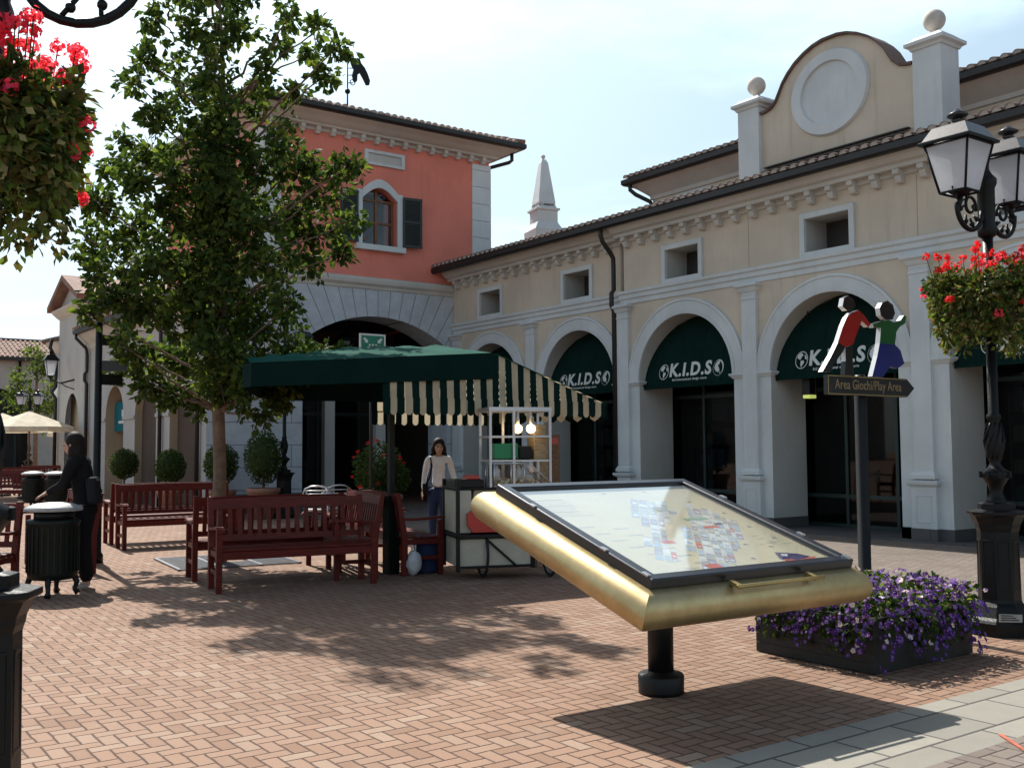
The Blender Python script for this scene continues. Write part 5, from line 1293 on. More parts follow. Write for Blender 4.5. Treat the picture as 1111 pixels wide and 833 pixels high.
def scallops(m, xa, xb, y, zb_, topf, n):
    w = (xb-xa)/n
    for i in range(n):
        a = xa+w*i; b = a+w; yy = y+.015*sin(i*1.3)
        pts = [(a, zb_+.05)]+[(a+w*(.5-.5*cos(pi*k/6)), zb_+.05-.05*sin(pi*k/6)) for k in range(1, 6)]+[(b, zb_+.05)]
        hem = zb_+.20
        m.add([(p, yy, z) for p, z in pts]+[(b, yy, min(hem, topf(b))), (a, yy, min(hem, topf(a)))], [tuple(range(len(pts)+2))], i % 2)
        if topf(a) > hem+.01: m.add([(a, yy+.012, hem-.012), (b, yy+.012, hem-.012), (b, y+.02, topf(b)), (a, y+.02, topf(a))], [(0, 1, 2, 3)], i % 2)
m = MB(); scallops(m, 5.58, XR-.02, ky+.012, 1.86, lambda x: ztop(x)-.004, 35); m.build('striped_valance', ['awning_green', 'canopy_cream'], kc, recalc=False)
m = MB(); scallops(m, 6.75, XR, kb-.02, 1.80, lambda x: ztop(x)-.004, 23); m.build('rear_valance', ['awning_green', 'canopy_cream'], kc, recalc=False)
m = MB()
for i in range(14):
    a = ky+(kb-ky)*i/14; b = ky+(kb-ky)*(i+1)/14; m.add([(XR+.0, a, 1.86), (XR, (a+b)/2, 1.82), (XR, b, 1.86), (XR, b, 2.03+.1*(1-abs(2*(i+1)/14-1))), (XR, a, 2.03+.1*(1-abs(2*i/14-1)))], [(0, 1, 2, 3, 4)], i % 2)
m.build('side_valance', ['awning_green', 'canopy_cream'], kc, recalc=False)
for (x, y) in ((6.03, 10.84), (8.55, 12.4)):
    MB().box(x-.075, x+.075, y-.075, y+.075, .003, .93).box(x-.035, x+.035, y-.035, y+.035, .93, ztop(x)).build('post', 'bin_green', kc, bevel=.006)
m = MB()
for y in (ky+.05, (ky+kb)/2, kb-.05):
    e = .19 if abs(y-(ky+kb)/2) < .1 else .0
    m.tube([(XL+.02, y, zL-.03+e)] if y < ky+.1 else [(6.6, y, ztop(6.6)-.03+e)]) if False else m.tube([((XL+.02) if y < ky+.1 else 6.6, y, (zL if y < ky+.1 else ztop(6.6))-.03+e), (XA, y, zA-.03+e), (XR-.02, y, zR-.03+e*.6)], .018, 6)
for x in (6.62, XA, XR-.05): m.tube([(x, ky+.03, ztop(x)-.03), (x, (ky+kb)/2, ztop(x)+.16), (x, kb-.03, ztop(x)-.03)], .016, 6)
m.build('canopy_frame', 'gutter', kc)

# ================================================================ snack cart
ct = local('snack_cart', 'cream popcorn cart with spoked wheels, glass case and two lit bulbs under the canopy', 'snack cart')
m = MB(); m.box(-.62, .22, -.30, .40, .14, .46); m.box(-.64, -.46, -.24, .38, .52, 1.0); m.box(-.40, .62, -.10, .40, .52, 1.0)
m.build('body', 'cart_cream', ct, bevel=.01)
m = MB(); m.box(-.66, .30, -.36, .42, .47, .51); m.box(-.66, -.62, -.36, -.31, .10, 1.12); m.box(-.66, -.62, .38, .42, .10, 1.12); m.box(-.66, -.62, -.31, .38, 1.0, 1.04); m.box(.22, .26, -.33, .40, .12, .47); m.box(-.66, .66, -.16, .42, 1.0, 1.03)
m.tube([(-.30, -.32, .45), (.05, -.32, .14)], .014, 6); m.box(-.62, .24, -.315, -.30, .13, .16)
m.build('frame', 'black_paint', ct, bevel=.004)
m = MB(); poly = [(-.46, .53), (-.10, .53), (-.05, .58), (-.03, .68), (-.08, .76), (-.14, .80), (-.44, .80), (-.52, .74), (-.52, .62)]
MB().prism(poly, lambda u, v, d: (u, -.30+d, v), 0, .22).prism([(-.36, .66), (-.24, .66), (-.22, .68), (-.26, .69), (-.34, .69), (-.38, .68)], lambda u, v, d: (u, -.304+d, v), 0, .003, 1).build('red_case', ['case_red', 'black_paint'], ct, bevel=.02)
MB().box(-.64, -.30, -.20, .30, 1.03, 1.12).build('griddle', 'black_paint', ct, bevel=.01)
MB().prism([(-.50, 1.12), (-.32, 1.12), (-.36, 1.17), (-.46, 1.17)], lambda u, v, d: (u, -.15+d, v), 0, .3).build('red_lid', 'case_red', ct, bevel=.01)
# glass serving case
m = MB(); gx0, gx1 = -.18, .52
fr_ = [((gx0, -.2, 1.03), (gx0, -.2, 1.30)), ((gx0, -.2, 1.30), (gx0+.42, -.2, 1.30)), ((gx0+.42, -.2, 1.30), (gx1, -.2, 1.05)), ((gx0, -.2, 1.04), (gx1, -.2, 1.04)), ((gx0, .2, 1.03), (gx0, .2, 1.30)), ((gx0, .2, 1.30), (gx0+.42, .2, 1.30)), ((gx0+.42, .2, 1.30), (gx1, .2, 1.05)), ((gx0+.42, -.2, 1.3), (gx0+.42, .2, 1.3)), ((gx0, -.2, 1.3), (gx0, .2, 1.3)), ((gx0+.2, -.2, 1.03), (gx0+.2, -.2, 1.3)), ((gx0+.36, -.2, 1.03), (gx0+.36, -.2, 1.3))]
for a, b in fr_: m.tube([a, b], .010, 5)
gc = m.build('serving_case', 'alu', ct)
MB().prism([(gx0, 1.03), (gx1, 1.04), (gx0+.42, 1.30), (gx0, 1.30)], lambda u, v, d: (u, -.195+d, v), 0, .39).build('case_glass', 'clear_glass', gc)
m = MB()
for i in range(60): m.ball((gx0+.05+rr.random()*.45, -.15+rr.random()*.3, 1.05+rr.random()*.07), .025, seg=6, rings=4)
m.build('popcorn', 'popcorn', gc)
for i, (x_, mt) in enumerate(((gx0+.07, 'bag_white'), (gx0+.24, 'black_paint'), (gx0+.33, 'bag_white'))): MB().lathe([(.04, 1.10), (.045, 1.22), (.02, 1.25), (.018, 1.28)], (x_, -.05, 0), 12).build('bottle', mt, gc)
# upper popcorn machine
m = MB()
for x_ in (-.22, .06, .50):
    for y_ in (-.18, .30): m.box(x_-.014, x_+.014, y_-.014, y_+.014, 1.03, 1.92)
for z in (1.32, 1.60, 1.90): m.box(-.23, .51, -.19, -.17, z, z+.02); m.box(-.23, .51, .29, .31, z, z+.02); m.box(-.23, -.21, -.18, .3, z, z+.02); m.box(.49, .51, -.18, .3, z, z+.02)
m.box(-.24, .52, -.2, .32, 1.91, 1.95)
m.build('upper_frame', 'alu', ct)
MB().box(-.17, .12, -.16, .1, 1.35, 1.53).build('green_box', 'green_plastic', ct, bevel=.012)
MB().box(.14, .30, -.12, .2, 1.34, 1.50).build('dark_kettle', 'black_paint', ct, bevel=.02)
MB().box(.33, .48, -.1, .2, 1.34, 1.75).build('paper_sacks', 'pale_wood', ct, bevel=.01)
for x_, mt in ((.12, 'bulb'), (.28, 'bulb_pale')):
    b_ = MB().ball((x_, -.14, 1.70), .055, seg=16, rings=10).build('lit_bulb', mt, ct); MB().lathe([(.02, 1.75), (.02, 1.90)], (x_, -.14, 0), 8).build('bulb_holder', 'alu', b_)
for s in (-1, 1):
    m = MB(); cx_ = .56 if s > 0 else -.05; cy_ = -.28 if s > 0 else -.1; R_ = .26
    cx_ = .45 if s > 0 else -.30
    m.tube([(cx_, cy_+R_*cos(a*pi/14), R_+.02+R_*sin(a*pi/14)) for a in range(28)], .018, 6, closed=True)
    w_ = m.build('wheel', 'rubber', ct); m = MB()
    m.tube([(cx_, cy_+(R_-.03)*cos(a*pi/14), R_+.02+(R_-.03)*sin(a*pi/14)) for a in range(28)], .010, 6, closed=True)
    for a in range(12): m.tube([(cx_+.02*((a % 2)*2-1), cy_, R_+.02), (cx_, cy_+(R_-.03)*cos(a*pi/6), R_+.02+(R_-.03)*sin(a*pi/6))], .004, 4)
    m.tube([(cx_-.04, cy_, R_+.02), (cx_+.04, cy_, R_+.02)], .025, 8); m.build('spokes', 'alu', w_)
P = at(548, 560, 12.0); place(ct, (P.x, P.y, 0), radians(-20))
P = at(593, 500, 12.9); t = thing('menu_board', 'tall brown and cream menu board standing right of the cart', 'sign', (P.x, P.y, 0))
def R2(m, c, a): return MB().merge(m, Matrix.Translation(c) @ Matrix.Rotation(a, 4, 'Z'))
m = MB().box(-.17, .17, -.02, .02, .9, 1.64).box(-.17, -.14, -.03, .03, 0, .9).box(.14, .17, -.03, .03, 0, .9)
R2(m, (P.x, P.y, 0), radians(-20)).build('board', 'brown_wood', t)
R2(MB().box(-.15, .01, -.03, -.021, .95, 1.60), (P.x, P.y, 0), radians(-20)).build('cream_sheet', 'pale_wood', t)
R2(MB().box(.04, .14, -.03, -.021, 1.52, 1.60), (P.x, P.y, 0), radians(-20)).build('red_label', 'case_red', t)
P = at(462, 590, 12.3); t = thing('waste_drum', 'dark blue drum with a blue bag over its rim, left of the cart', 'drum', (P.x, P.y, 0))
MB().lathe([(.13, 0), (.15, .05), (.15, .40), (.14, .42)], (P.x, P.y, 0), 18).build('drum', 'cloth_blue', t)
MB().lathe([(.155, .34), (.16, .43), (.12, .45), (.10, .42)], (P.x, P.y, 0), 14).build('bag', 'blue_plastic', t)
P = at(449, 598, 12.0); t = thing('plastic_bag', 'crumpled white plastic bag hanging beside the blue drum', 'bag', (P.x, P.y, 0))
m = MB().ball((0, 0, 0), .1, seg=16, rings=12, sz=1.5); rb = random.Random(2)
m.v = [(P.x+p[0]*rb.uniform(.75, 1.1), P.y+p[1]*rb.uniform(.75, 1.1), .15+p[2]*rb.uniform(.85, 1.05)) for p in m.v]; m.tube([(P.x-.02, P.y, .27), (P.x-.03, P.y, .34), (P.x+.02, P.y, .35), (P.x+.02, P.y, .27)], .012, 6); m.build('bag', 'bag_white', t)

# ================================================================ aluminium chair
ch = local('cafe_chair', 'silver tubular cafe chair with a rounded back, behind the nearest bench', 'chair'); m = MB()
pts = [(-.25, .0, .68), (-.24, .12, .72), (-.20, .22, .80), (-.10, .26, .84), (0, .27, .85), (.10, .26, .84), (.20, .22, .80), (.24, .12, .72), (.25, 0, .68)]
m.tube([(-.25, -.24, 0), (-.25, -.22, .62), (-.25, -.15, .68)]+pts+[(.25, -.15, .68), (.25, -.22, .62), (.25, -.24, 0)], .013, 8)
m.tube([(-.2, .26, 0), (-.18, .2, .44), (-.17, .23, .78)], .013, 8); m.tube([(.2, .26, 0), (.18, .2, .44), (.17, .23, .78)], .013, 8)
m.build('frame', 'alu', ch)
m = MB()
for k in range(9): m.box(-.2, .2, -.2+.045*k, -.17+.045*k, .435, .447)
m.build('seat', 'alu', ch)
m = MB()
for k in range(5):
    z = .52+k*.06; m.tube([(-.21, .15, z), (-.12, .235, z+.01), (0, .255, z+.01), (.12, .235, z+.01), (.21, .15, z)], .011, 5)
m.build('backrest', 'alu', ch)
P = at(345, 560, 17.6); place(ch, (P.x, P.y, 0), radians(150)); tag(ch, group='silver cafe chairs')
P = at(362, 560, 17.9); place(copy_tree(ch), (P.x, P.y, 0), radians(175), 'silver cafe chair whose back loop shows just right of and behind the nearer one')

# ================================================================ parasols
def parasol(px, dp, label, s=1.0):
    P = at(px, 500, dp); x, y = P.x, P.y
    t = thing('cafe_parasol', label, 'parasol', (x, y, 0), 0, 'cream parasols')
    MB().tube([(x, y, 0), (x, y, 2.6)], .03, 8).build('pole', 'brown_wood', t)
    m = MB(); n = 8; vs = [(x, y, 2.66)]
    for k in range(n): a = 2*pi*k/n+.2; vs.append((x+1.35*s*cos(a), y+1.35*s*sin(a), 2.17))
    for k in range(n): a = 2*pi*k/n+.2; vs.append((x+1.35*s*cos(a), y+1.35*s*sin(a), 2.03))
    m.add(vs, [(0, 1+k, 1+(k+1) % n) for k in range(n)]+[(1+k, 9+k, 9+(k+1) % n, 1+(k+1) % n) for k in range(n)]); m.build('canopy', 'parasol_cream', t)
    MB().lathe([(.3, 0), (.3, .06), (.05, .10)], (x, y, 0), 16).build('foot', 'gutter', t)
parasol(31, 31.5, 'larger cream parasol, open in front of the distant tree', 1.0)
parasol(2, 33, 'cream parasol cut off by the left edge of the picture', .95)
parasol(78, 44, 'smallest cream parasol, peeping from behind the young woman', .8)
P = at(40, 500, 33); t = thing('cafe_table', 'small red wooden table under the larger cream parasol', 'table', (P.x, P.y, 0))
MB().box(P.x-.5, P.x+.5, P.y-.4, P.y+.4, .70, .74).build('tabletop', 'red_wood', t)
for a in (-1, 1):
    for b in (-1, 1): MB().box(P.x+a*.44-.03, P.x+a*.44+.03, P.y+b*.34-.03, P.y+b*.34+.03, 0, .70).build('leg', 'red_wood', t)

# ================================================================ lanterns and small signs
def lantern_body(m, g, c, s=1.0):
    x, y, z = c
    for k in range(4):
        a = pi/4+pi/2*k; m.tube([(x+.10*s*cos(a), y+.10*s*sin(a), z-.18*s), (x+.17*s*cos(a), y+.17*s*sin(a), z+.14*s)], .012, 4)
    m.lathe([(.21*s, .14*s), (.21*s, .16*s), (.10*s, .27*s), (.03*s, .30*s), (.05*s, .33*s), (.01, .38*s)], c, 4, ph=pi/4, smooth=False)
    m.lathe([(.04*s, -.24*s), (.10*s, -.18*s)], c, 4, ph=pi/4, smooth=False)
    g.lathe([(.09*s, -.17*s), (.155*s, .14*s)], c, 4, ph=pi/4, smooth=False, cap=False)
P = V((7.35, 35.85, 4.15)); t = thing('wall_lantern', 'black wall lantern with white glass on a scrolled bracket, by the tan arch', 'lantern', (7.95, 35.85, 3.6))
m, g = MB(), MB(); lantern_body(m, g, P, 1.5); m.tube([(7.92, 35.0, 3.72), (7.6, 35.4, 3.62), (7.35, 35.85, 3.72), (7.35, 35.85, 3.8)], .03, 8); m.tube([(7.92, 35.0, 3.4), (7.7, 35.25, 3.5), (7.55, 35.5, 3.65)], .02, 6)
m.build('lantern_frame', 'iron', t); g.build('lantern_glass', 'lamp_glass', t)
P = at(375, 366, 27.3); t = thing('hanging_lantern', 'dark bell shaped lantern hanging inside the wide stone arch', 'lantern', (P.x, P.y, P.z))
m = MB().lathe([(.30, -.10), (.30, -.05), (.20, .05), (.10, .12), (.04, .2), (.02, .5), (.02, max(.55, 5.08-P.z))], P, 12); m.build('shade', 'iron', t)
MB().lathe([(.09, -.20), (.14, -.10)], P, 12).build('glass', 'lamp_glass', t)
# assembly point sign
P = at(404, 378, 17.0); t = thing('assembly_point_sign', 'square green assembly point sign with white arrows, showing above the canopy', 'sign', (P.x, P.y, 0))
h = .24; yy = P.y
MB().tube([(P.x, yy+.04, 0), (P.x, yy+.04, P.z+.2)], .03, 8).build('pole', 'gutter', t)
pl_ = MB().box(P.x-h, P.x+h, yy-.012, yy+.01, P.z-h, P.z+h).build('panel', 'white_paint', t)
MB().box(P.x-h+.03, P.x+h-.03, yy-.016, yy-.0125, P.z-h+.03, P.z+h-.03).build('green_field', 'emerald', pl_)
m = MB(); f = lambda u, v, d: (P.x+u, yy-.017-d, P.z+v)
for sx in (-1, 1):
    for sz in (-1, 1):
        A = [(.09, .09), (.09, .15), (.105, .135), (.15, .18), (.18, .15), (.135, .105), (.15, .09)]
        Q = [(a*sx, b*sz) for a, b in A]
        if sx*sz < 0: Q = Q[::-1]
        m.prism(Q, f, 0, .002)
for (cx, sc) in ((-.06, .8), (.06, .8), (0, 1.0)):
    m.prism([(cx-.03*sc, -.10), (cx+.03*sc, -.10), (cx+.035*sc, .0), (cx+.02*sc, .03), (cx-.02*sc, .03), (cx-.035*sc, .0)], f, 0, .002+.001*sc)
    m.prism([(cx+.02*sc*cos(k*pi/4), .055+.02*sc*sin(k*pi/4)) for k in range(8)], f, 0, .002)
m.build('pictogram', 'white_paint', pl_)
# lit sign inside the fourth arch
P = at(878, 412, 18.0); t = thing('exit_sign', 'small dark hanging box with a yellow lit lower edge, inside the arch behind the signpost', 'sign', (P.x, P.y, 2.3))
m = MB().box(P.x-.10, P.x+.10, P.y-.08, P.y+.08, 2.36, 2.78).tube([(P.x, P.y, 2.78), (P.x, P.y, 4.4)], .012, 6); m.build('box', 'black_paint', t)
MB().box(P.x-.09, P.x+.09, P.y-.07, P.y+.07, 2.30, 2.36).build('lit_edge', 'exit_lit', t)
MB().box(P.x+.06, P.x+.07, P.y-.083, P.y-.0805, 2.37, 2.78).build('gold_edge', 'brass', t)
# fingerpost on the left
P = at(104, 560, 13.6); t = thing('fingerpost', 'slim tall black post with short arms seen end-on, behind the young woman', 'signpost', (P.x, P.y, 0))
x, y = P.x, P.y
MB().lathe([(.10, 0), (.10, .1), (.075, .14), (.075, .95), (.05, 1.0), (.045, 3.15), (.03, 3.2), (.045, 3.24), (.01, 3.3)], (x, y, 0), 14).build('post', 'iron', t)
for z, d, l in ((2.95, 20, .42), (2.60, -25, .36), (2.42, 15, .34)):
    R2(MB().box(.04, l, -.015, .015, -.07, .07), (x, y, z), radians(d)).build('arrow_board', 'sign_black', t)

# ================================================================ people
def grow(chains, balls, voxel, name, mats, parent, sub=2):
    """one continuous surface grown over joints, closed with a voxel remesh"""
    pieces = []
    for ch_ in chains:
        me = bpy.data.meshes.new('s'); me.from_pydata([tuple(p) for p, r in ch_], [(i, i+1) for i in range(len(ch_)-1)], [])
        o = bpy.data.objects.new('s', me); COL.objects.link(o)
        o.modifiers.new('k', 'SKIN')
        for i, (p, r) in enumerate(ch_):
            sv = me.skin_vertices[0].data[i]; sv.radius = (r, r) if not isinstance(r, tuple) else r; sv.use_root = (i == 0)
        u = o.modifiers.new('u', 'SUBSURF'); u.levels = sub; u.render_levels = sub
        dg = bpy.context.evaluated_depsgraph_get(); e = bpy.data.meshes.new_from_object(o.evaluated_get(dg)); pieces.append(([v.co.copy() for v in e.vertices], [tuple(p.vertices) for p in e.polygons]))
        bpy.data.objects.remove(o); bpy.data.meshes.remove(me); bpy.data.meshes.remove(e)
    b = MB()
    for vs, fs in pieces: b.add(vs, fs)
    for c, r, sx, sy, sz in balls: b.ball(c, r, 0, 20, 14, sz, sx, sy)
    t = b.build('tmp', mats if isinstance(mats, str) else mats[0])
    rm = t.modifiers.new('r', 'REMESH'); rm.mode = 'VOXEL'; rm.voxel_size = voxel; rm.use_smooth_shade = True
    s_ = t.modifiers.new('sm', 'SMOOTH'); s_.iterations = 2
    dg = bpy.context.evaluated_depsgraph_get(); e = bpy.data.meshes.new_from_object(t.evaluated_get(dg)); e.name = name
    bpy.data.objects.remove(t)
    for p in e.polygons: p.use_smooth = True
    e.materials.clear(); e.materials.append(M[mats])
    o = bpy.data.objects.new(name, e); COL.objects.link(o)
    if parent is not None: o.parent = parent
    ORG[o.name] = V((0, 0, 0)); return o
def hand(chains, w, d, up, s=1.0, curl=.5):
    """palm and five fingers; w wrist, d pointing direction, up back-of-hand normal"""
    d = V(d).normalized(); up = V(up).normalized(); sd = d.cross(up).normalized(); up = sd.cross(d)
    palm = w+d*.075*s
    chains.append([(w, .022*s), (w+d*.035*s, (.030*s, .016*s)), (palm, (.034*s, .015*s))])
    for k, (o, ln) in enumerate(((-.027, .062), (-.009, .074), (.009, .068), (.027, .052))):
        b = palm-d*.012*s+sd*o*s; q = b+d*ln*.5*s-up*.004; e = q+(d*(1-curl*.7)-up*curl).normalized()*ln*.5*s
        chains.append([(b, .0095*s), (q, .0085*s), (e, .0075*s)])
    b = w+d*.03*s-sd*.022*s; q = b+(d-sd*.9).normalized()*.036*s-up*.01*s; e = q+(d-sd*.2).normalized()*.03*s-up*.01*s
    chains.append([(b, .011*s), (q, .0095*s), (e, .008*s)])
def head_parts(c, f, s=1.0):
    """c centre of skull, f facing direction"""
    f = V(f).normalized(); sd = V((-f.y, f.x, 0)).normalized(); up = V((0, 0, 1)); up = (up-f*up.dot(f)).normalized()
    B = [(c, .088*s, .86, .98, 1.16), (c+f*.035*s-up*.055*s, .062*s, .9, .9, 1.0), (c+f*.098*s-up*.022*s, .014*s, 1, 1, 1.5), (c+f*.104*s-up*.032*s, .012*s, 1, 1, .8), (c+f*.086*s-up*.060*s, .016*s, 1.1, 1.1, .5)]
    for q in (-1, 1): B.append((c+sd*q*.080*s-up*.02*s-f*.005, .018*s, .7, 1, 1.5))
    return B, f, sd, up

# young woman in black at the bin, facing left
w1 = local('person', 'young woman in black with long dark hair, dropping something into the bin', 'person')
J = lambda x, y, z: V((x, y, z))      # local: faces -y, x to her left hand side
hd = J(0, -.10, 1.55)
B1, f_, sd_, up_v = head_parts(hd, (0, -1, -.30))
chains = [[(J(0, .04, .93), .115), (J(0, .03, 1.08), .095), (J(0, .0, 1.22), .11), (J(0, -.03, 1.36), .10), (J(0, -.055, 1.43), .05), (J(0, -.085, 1.52), .048)]]
for s in (-1, 1):
    kx = s*.095
    chains.append([(J(kx*.8, .04, .93), .10), (J(kx, .02+(-.05 if s < 0 else .04), .50), .06), (J(kx, .06 if s < 0 else .12, .10), .036), (J(kx, .05 if s < 0 else .11, .06), .036), (J(kx, -.07 if s < 0 else -.01, .035), .032)])
sh = {s: J(s*.165, -.02, 1.37) for s in (-1, 1)}
el = {1: J(.22, -.10, 1.12), -1: J(-.21, -.16, 1.13)}; wr = {1: J(.12, -.33, 1.02), -1: J(-.12, -.38, 1.05)}
for s in (-1, 1):
    chains.append([(J(0, -.02, 1.35), .07), (sh[s], .052), (el[s], .036), (wr[s], .022)])
    hand(chains, wr[s], (J(0, -.8, -.35)), (0, -.3, .9), 1.0, .6)
grow(chains, B1, .009, 'body', 'skin', w1)
# top, trousers, hair, shoes, bag
c2 = [[(J(0, .06, .74), .13), (J(0, .05, .86), .14), (J(0, .04, 1.0), .122), (J(0, .01, 1.15), .12), (J(0, -.01, 1.28), .135), (J(0, -.035, 1.39), .10), (J(0, -.045, 1.425), .055)]]
for s in (-1, 1): c2.append([(J(0, -.02, 1.34), .10), (sh[s], .082), (sh[s].lerp(el[s], .5), .066), (el[s], .056), (el[s].lerp(wr[s], .92), .040)])
grow(c2, [], .011, 'jacket', 'cloth_black', w1)
c2 = []
for s in (-1, 1):
    kx = s*.095; c2.append([(J(kx*.7, .045, .92), .118), (J(kx, .03+(-.05 if s < 0 else .04), .50), .088), (J(kx, .06 if s < 0 else .12, .07), .070)])
grow(c2, [], .011, 'trousers', 'cloth_black', w1)
MB().cbox((.08, .17, 1.05), (.20, .12, .30), rx=.12).build('shoulder_bag', 'cloth_dark_grey', w1, bevel=.05)
for s in (-1, 1):
    yq = .05 if s < 0 else .11; grow([[(J(s*.095, yq+.03, .045), .040), (J(s*.095, yq-.06, .04), .040), (J(s*.095, yq-.15, .03), .034)]], [], .008, 'shoe', 'bin_lid', w1)
hb = [(hd+J(0, .022, .030), .098, .95, 1.02, 1.12), (hd+J(0, .07, -.10), .085, 1.1, .75, 1.5), (hd+J(0, .10, -.25), .095, 1.25, .65, 1.6), (hd+J(0, .12, -.38), .08, 1.35, .6, 1.4)]
for q in (-1, 1): hb.append((hd+J(q*.075, .02, -.10), .045, .5, .9, 2.6)); hb.append((hd+J(q*.08, .02, -.24), .04, .5, .8, 2.2))
grow([], hb, .010, 'hair', 'hair', w1)
P = at(86, 640, 11.05); place(w1, (P.x, P.y, 0), radians(-125.8))

M['lips'] = pm('lips', (.35, .10, .09), .5)
for s in (-1, 1): MB().ball(hd+f_*.080+sd_*s*.032+up_v*.002, .011, seg=10, rings=6, sz=.7).build('eye', 'hair', w1)
MB().ball(hd+f_*.096-up_v*.062, .017, seg=10, rings=6, sz=.35, sy=.4).build('mouth', 'lips', w1)
# woman in a white blouse walking beyond the cart
w2 = local('person', 'dark haired woman in a white blouse and blue jeans, standing left of the snack cart', 'person')
hd = J(.0, -.02, 1.50)
B2, f_, sd_, up_v = head_parts(hd, (0.1, -1, -.08), .97)
chains = [[(J(0, .01, .90), .112), (J(0, .0, 1.04), .088), (J(0, -.01, 1.20), .10), (J(0, 0, 1.31), .09), (J(0, -.005, 1.38), .045), (J(0, -.015, 1.46), .045)]]
for s in (-1, 1):
    yq = -.16 if s > 0 else .16
    chains.append([(J(s*.07, .0, .90), .095), (J(s*.085, yq*.5-.02, .49), .057), (J(s*.08, yq, .09), .034), (J(s*.08, yq-.02, .05), .034), (J(s*.08, yq-.12, .03), .03)])
sh = {s: J(s*.16, 0, 1.32) for s in (-1, 1)}; el = {1: J(.22, .02, 1.06), -1: J(-.21, .01, 1.07)}; wr = {1: J(.30, -.08, .87), -1: J(-.24, -.04, .83)}
for s in (-1, 1):
    chains.append([(J(0, 0, 1.30), .065), (sh[s], .048), (el[s], .034), (wr[s], .021)]); hand(chains, wr[s], J(s*.15, -.15, -1), (s, 0, 0.1), 1.0, .35)
grow(chains, B2, .009, 'body', 'skin', w2)
c2 = [[(J(0, .01, .88), .125), (J(0, .0, 1.0), .104), (J(0, -.01, 1.12), .100), (J(0, -.015, 1.23), .116), (J(0, 0, 1.33), .088), (J(0, 0, 1.36), .06)]]
for s in (-1, 1): c2.append([(J(0, 0, 1.29), .085), (sh[s], .062), (el[s], .046), (el[s].lerp(wr[s], .9), .034)])
grow(c2, [], .010, 'blouse', 'cloth_white', w2)
c2 = []
for s in (-1, 1):
    yq = -.16 if s > 0 else .16; c2.append([(J(s*.065, .005, .90), .108), (J(s*.085, yq*.5-.02, .49), .072), (J(s*.08, yq, .11), .052)])
grow(c2, [], .010, 'jeans', 'cloth_blue', w2)
for s in (-1, 1):
    yq = -.16 if s > 0 else .16; grow([[(J(s*.08, yq+.02, .04), .036), (J(s*.08, yq-.06, .035), .036), (J(s*.08, yq-.14, .028), .03)]], [], .008, 'shoe', 'black_paint', w2)
hb = [(hd+J(0, .022, .028), .098, .98, 1.0, 1.12)]
for q in (-1, 1): hb.append((hd+J(q*.082, .015, -.05), .05, .7, 1.0, 1.6)); hb.append((hd+J(q*.095, .02, -.13), .045, .8, .9, 1.2))
hb.append((hd+J(0, .07, -.09), .08, 1.2, .7, 1.3))
grow([], hb, .010, 'hair', 'hair', w2)
for s in (-1, 1):
    e_ = hd+f_*.082+sd_*s*.032+up_v*.002
    MB().ball(e_, .011, seg=10, rings=6, sz=.7).build('eye', 'hair', w2)
    MB().cbox(hd+f_*.088+sd_*s*.032+up_v*.022, (.034, .006, .006), rz=.1).build('eyebrow', 'hair', w2)
MB().ball(hd+f_*.098-up_v*.062, .018, seg=10, rings=6, sz=.35, sy=.4).build('mouth', 'lips', w2)
MB().tube([(-.13, -.09, 1.34), (-.11, -.13, 1.20), (-.15, -.12, 1.02), (-.19, -.06, .95)], .012, 6).cbox((-.21, .03, .86), (.07, .24, .17)).build('shoulder_bag', 'cloth_black', w2)
P = at(476, 540, 15.5); place(w2, (P.x, P.y, 0), radians(-28))

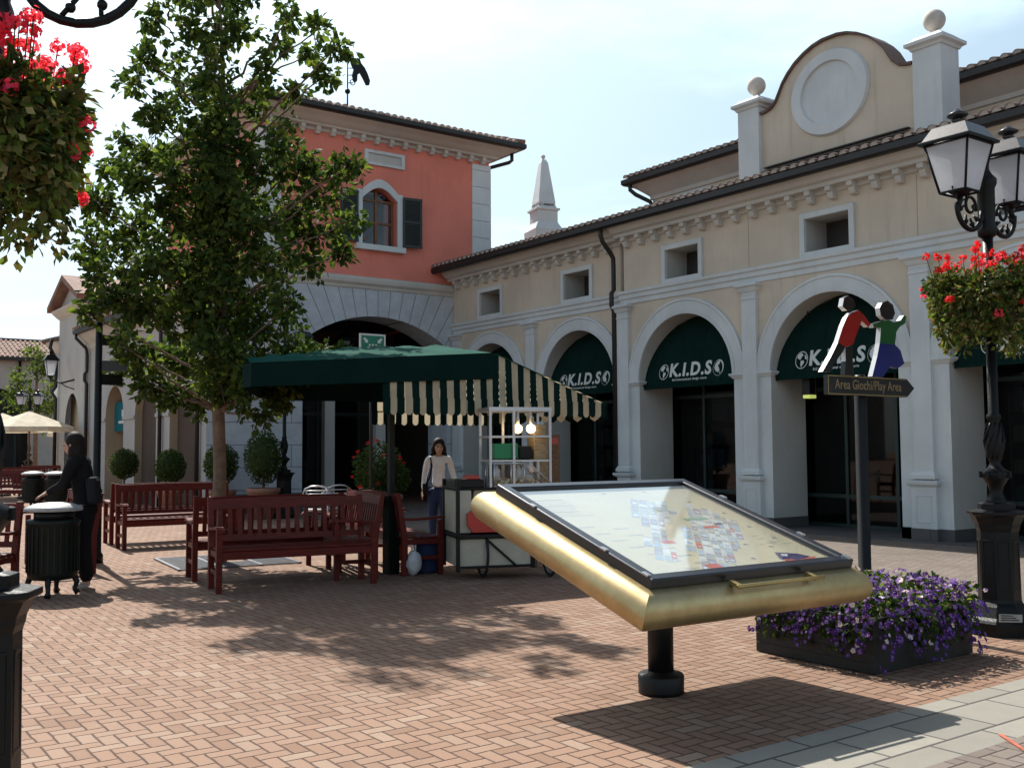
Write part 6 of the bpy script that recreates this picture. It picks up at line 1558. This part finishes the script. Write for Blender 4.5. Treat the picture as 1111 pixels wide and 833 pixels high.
# ================================================================ sky, sun, camera settings
w = bpy.data.worlds.new('World'); S.world = w; w.use_nodes = True; nt = w.node_tree; t = NT(nt)
bgn = nt.nodes['Background']
sky = t.n('ShaderNodeTexSky', sky_type='NISHITA'); sky.sun_disc = False
SD = V((.09, .87, 1.0)).normalized()          # towards the sun
sky.sun_elevation = math.asin(SD.z); sky.sun_rotation = atan2(SD.x, SD.y)
sky.air_density = 1.0; sky.dust_density = 1.2; sky.ozone_density = 1.0; sky.altitude = 20
tc = t.n('ShaderNodeTexCoord'); d = t.sep(tc.outputs['Generated'])
# thin veil of cloud, denser towards the horizon
pz = t.m('MAXIMUM', d[2], .06)
cv = t.comb(t.m('DIVIDE', d[0], pz), t.m('DIVIDE', d[1], pz), 0.)
n1 = t.noise(cv, .55, 6, .6)
cl = t.m('MULTIPLY', t.smooth(n1, .42, .72), t.smooth(d[2], -.02, .12))
sd_ = SD; dot = t.m('ADD', t.m('ADD', t.m('MULTIPLY', d[0], SD.x), t.m('MULTIPLY', d[1], SD.y)), t.m('MULTIPLY', d[2], SD.z))
glow = t.m('POWER', t.m('MAXIMUM', dot, 0.), 5.0)
low = t.m('SUBTRACT', 1.0, t.m('MULTIPLY', t.smooth(d[2], .38, .72), .92))
veil = t.m('ADD', t.m('MULTIPLY', cl, .45), t.m('ADD', .30, t.m('MULTIPLY', glow, .85)), clamp=True)
veil = t.m('MULTIPLY', veil, low)
c = t.mix(veil, sky.outputs[0], (11.2, 14.2, 15.6, 1))
au = t.m('MULTIPLY', t.m('POWER', t.m('MAXIMUM', dot, 0.), 22.0), 24.0)
va = t.n('ShaderNodeVectorMath', operation='ADD'); t.set(va.inputs[0], c); t.set(va.inputs[1], t.comb(au, au, au)); c = va.outputs[0]
nt.links.new(c, bgn.inputs[0]); bgn.inputs[1].default_value = .07
sl = bpy.data.lights.new('sun', 'SUN'); sl.energy = 5.0; sl.angle = radians(.53); sl.color = (1, .95, .87)
so = bpy.data.objects.new('sun', sl); COL.objects.link(so); so.rotation_euler = (-SD).to_track_quat('-Z', 'Y').to_euler(); so.location = (0, 0, 30)
S.view_settings.view_transform = 'Standard'; S.view_settings.look = 'None'; S.view_settings.exposure = 0.55; S.view_settings.gamma = 1
S.render.engine = 'CYCLES'
S.cycles.max_bounces = 7; S.cycles.transparent_max_bounces = 12; S.cycles.caustics_reflective = False; S.cycles.caustics_refractive = False; S.cycles.sample_clamp_indirect = 6
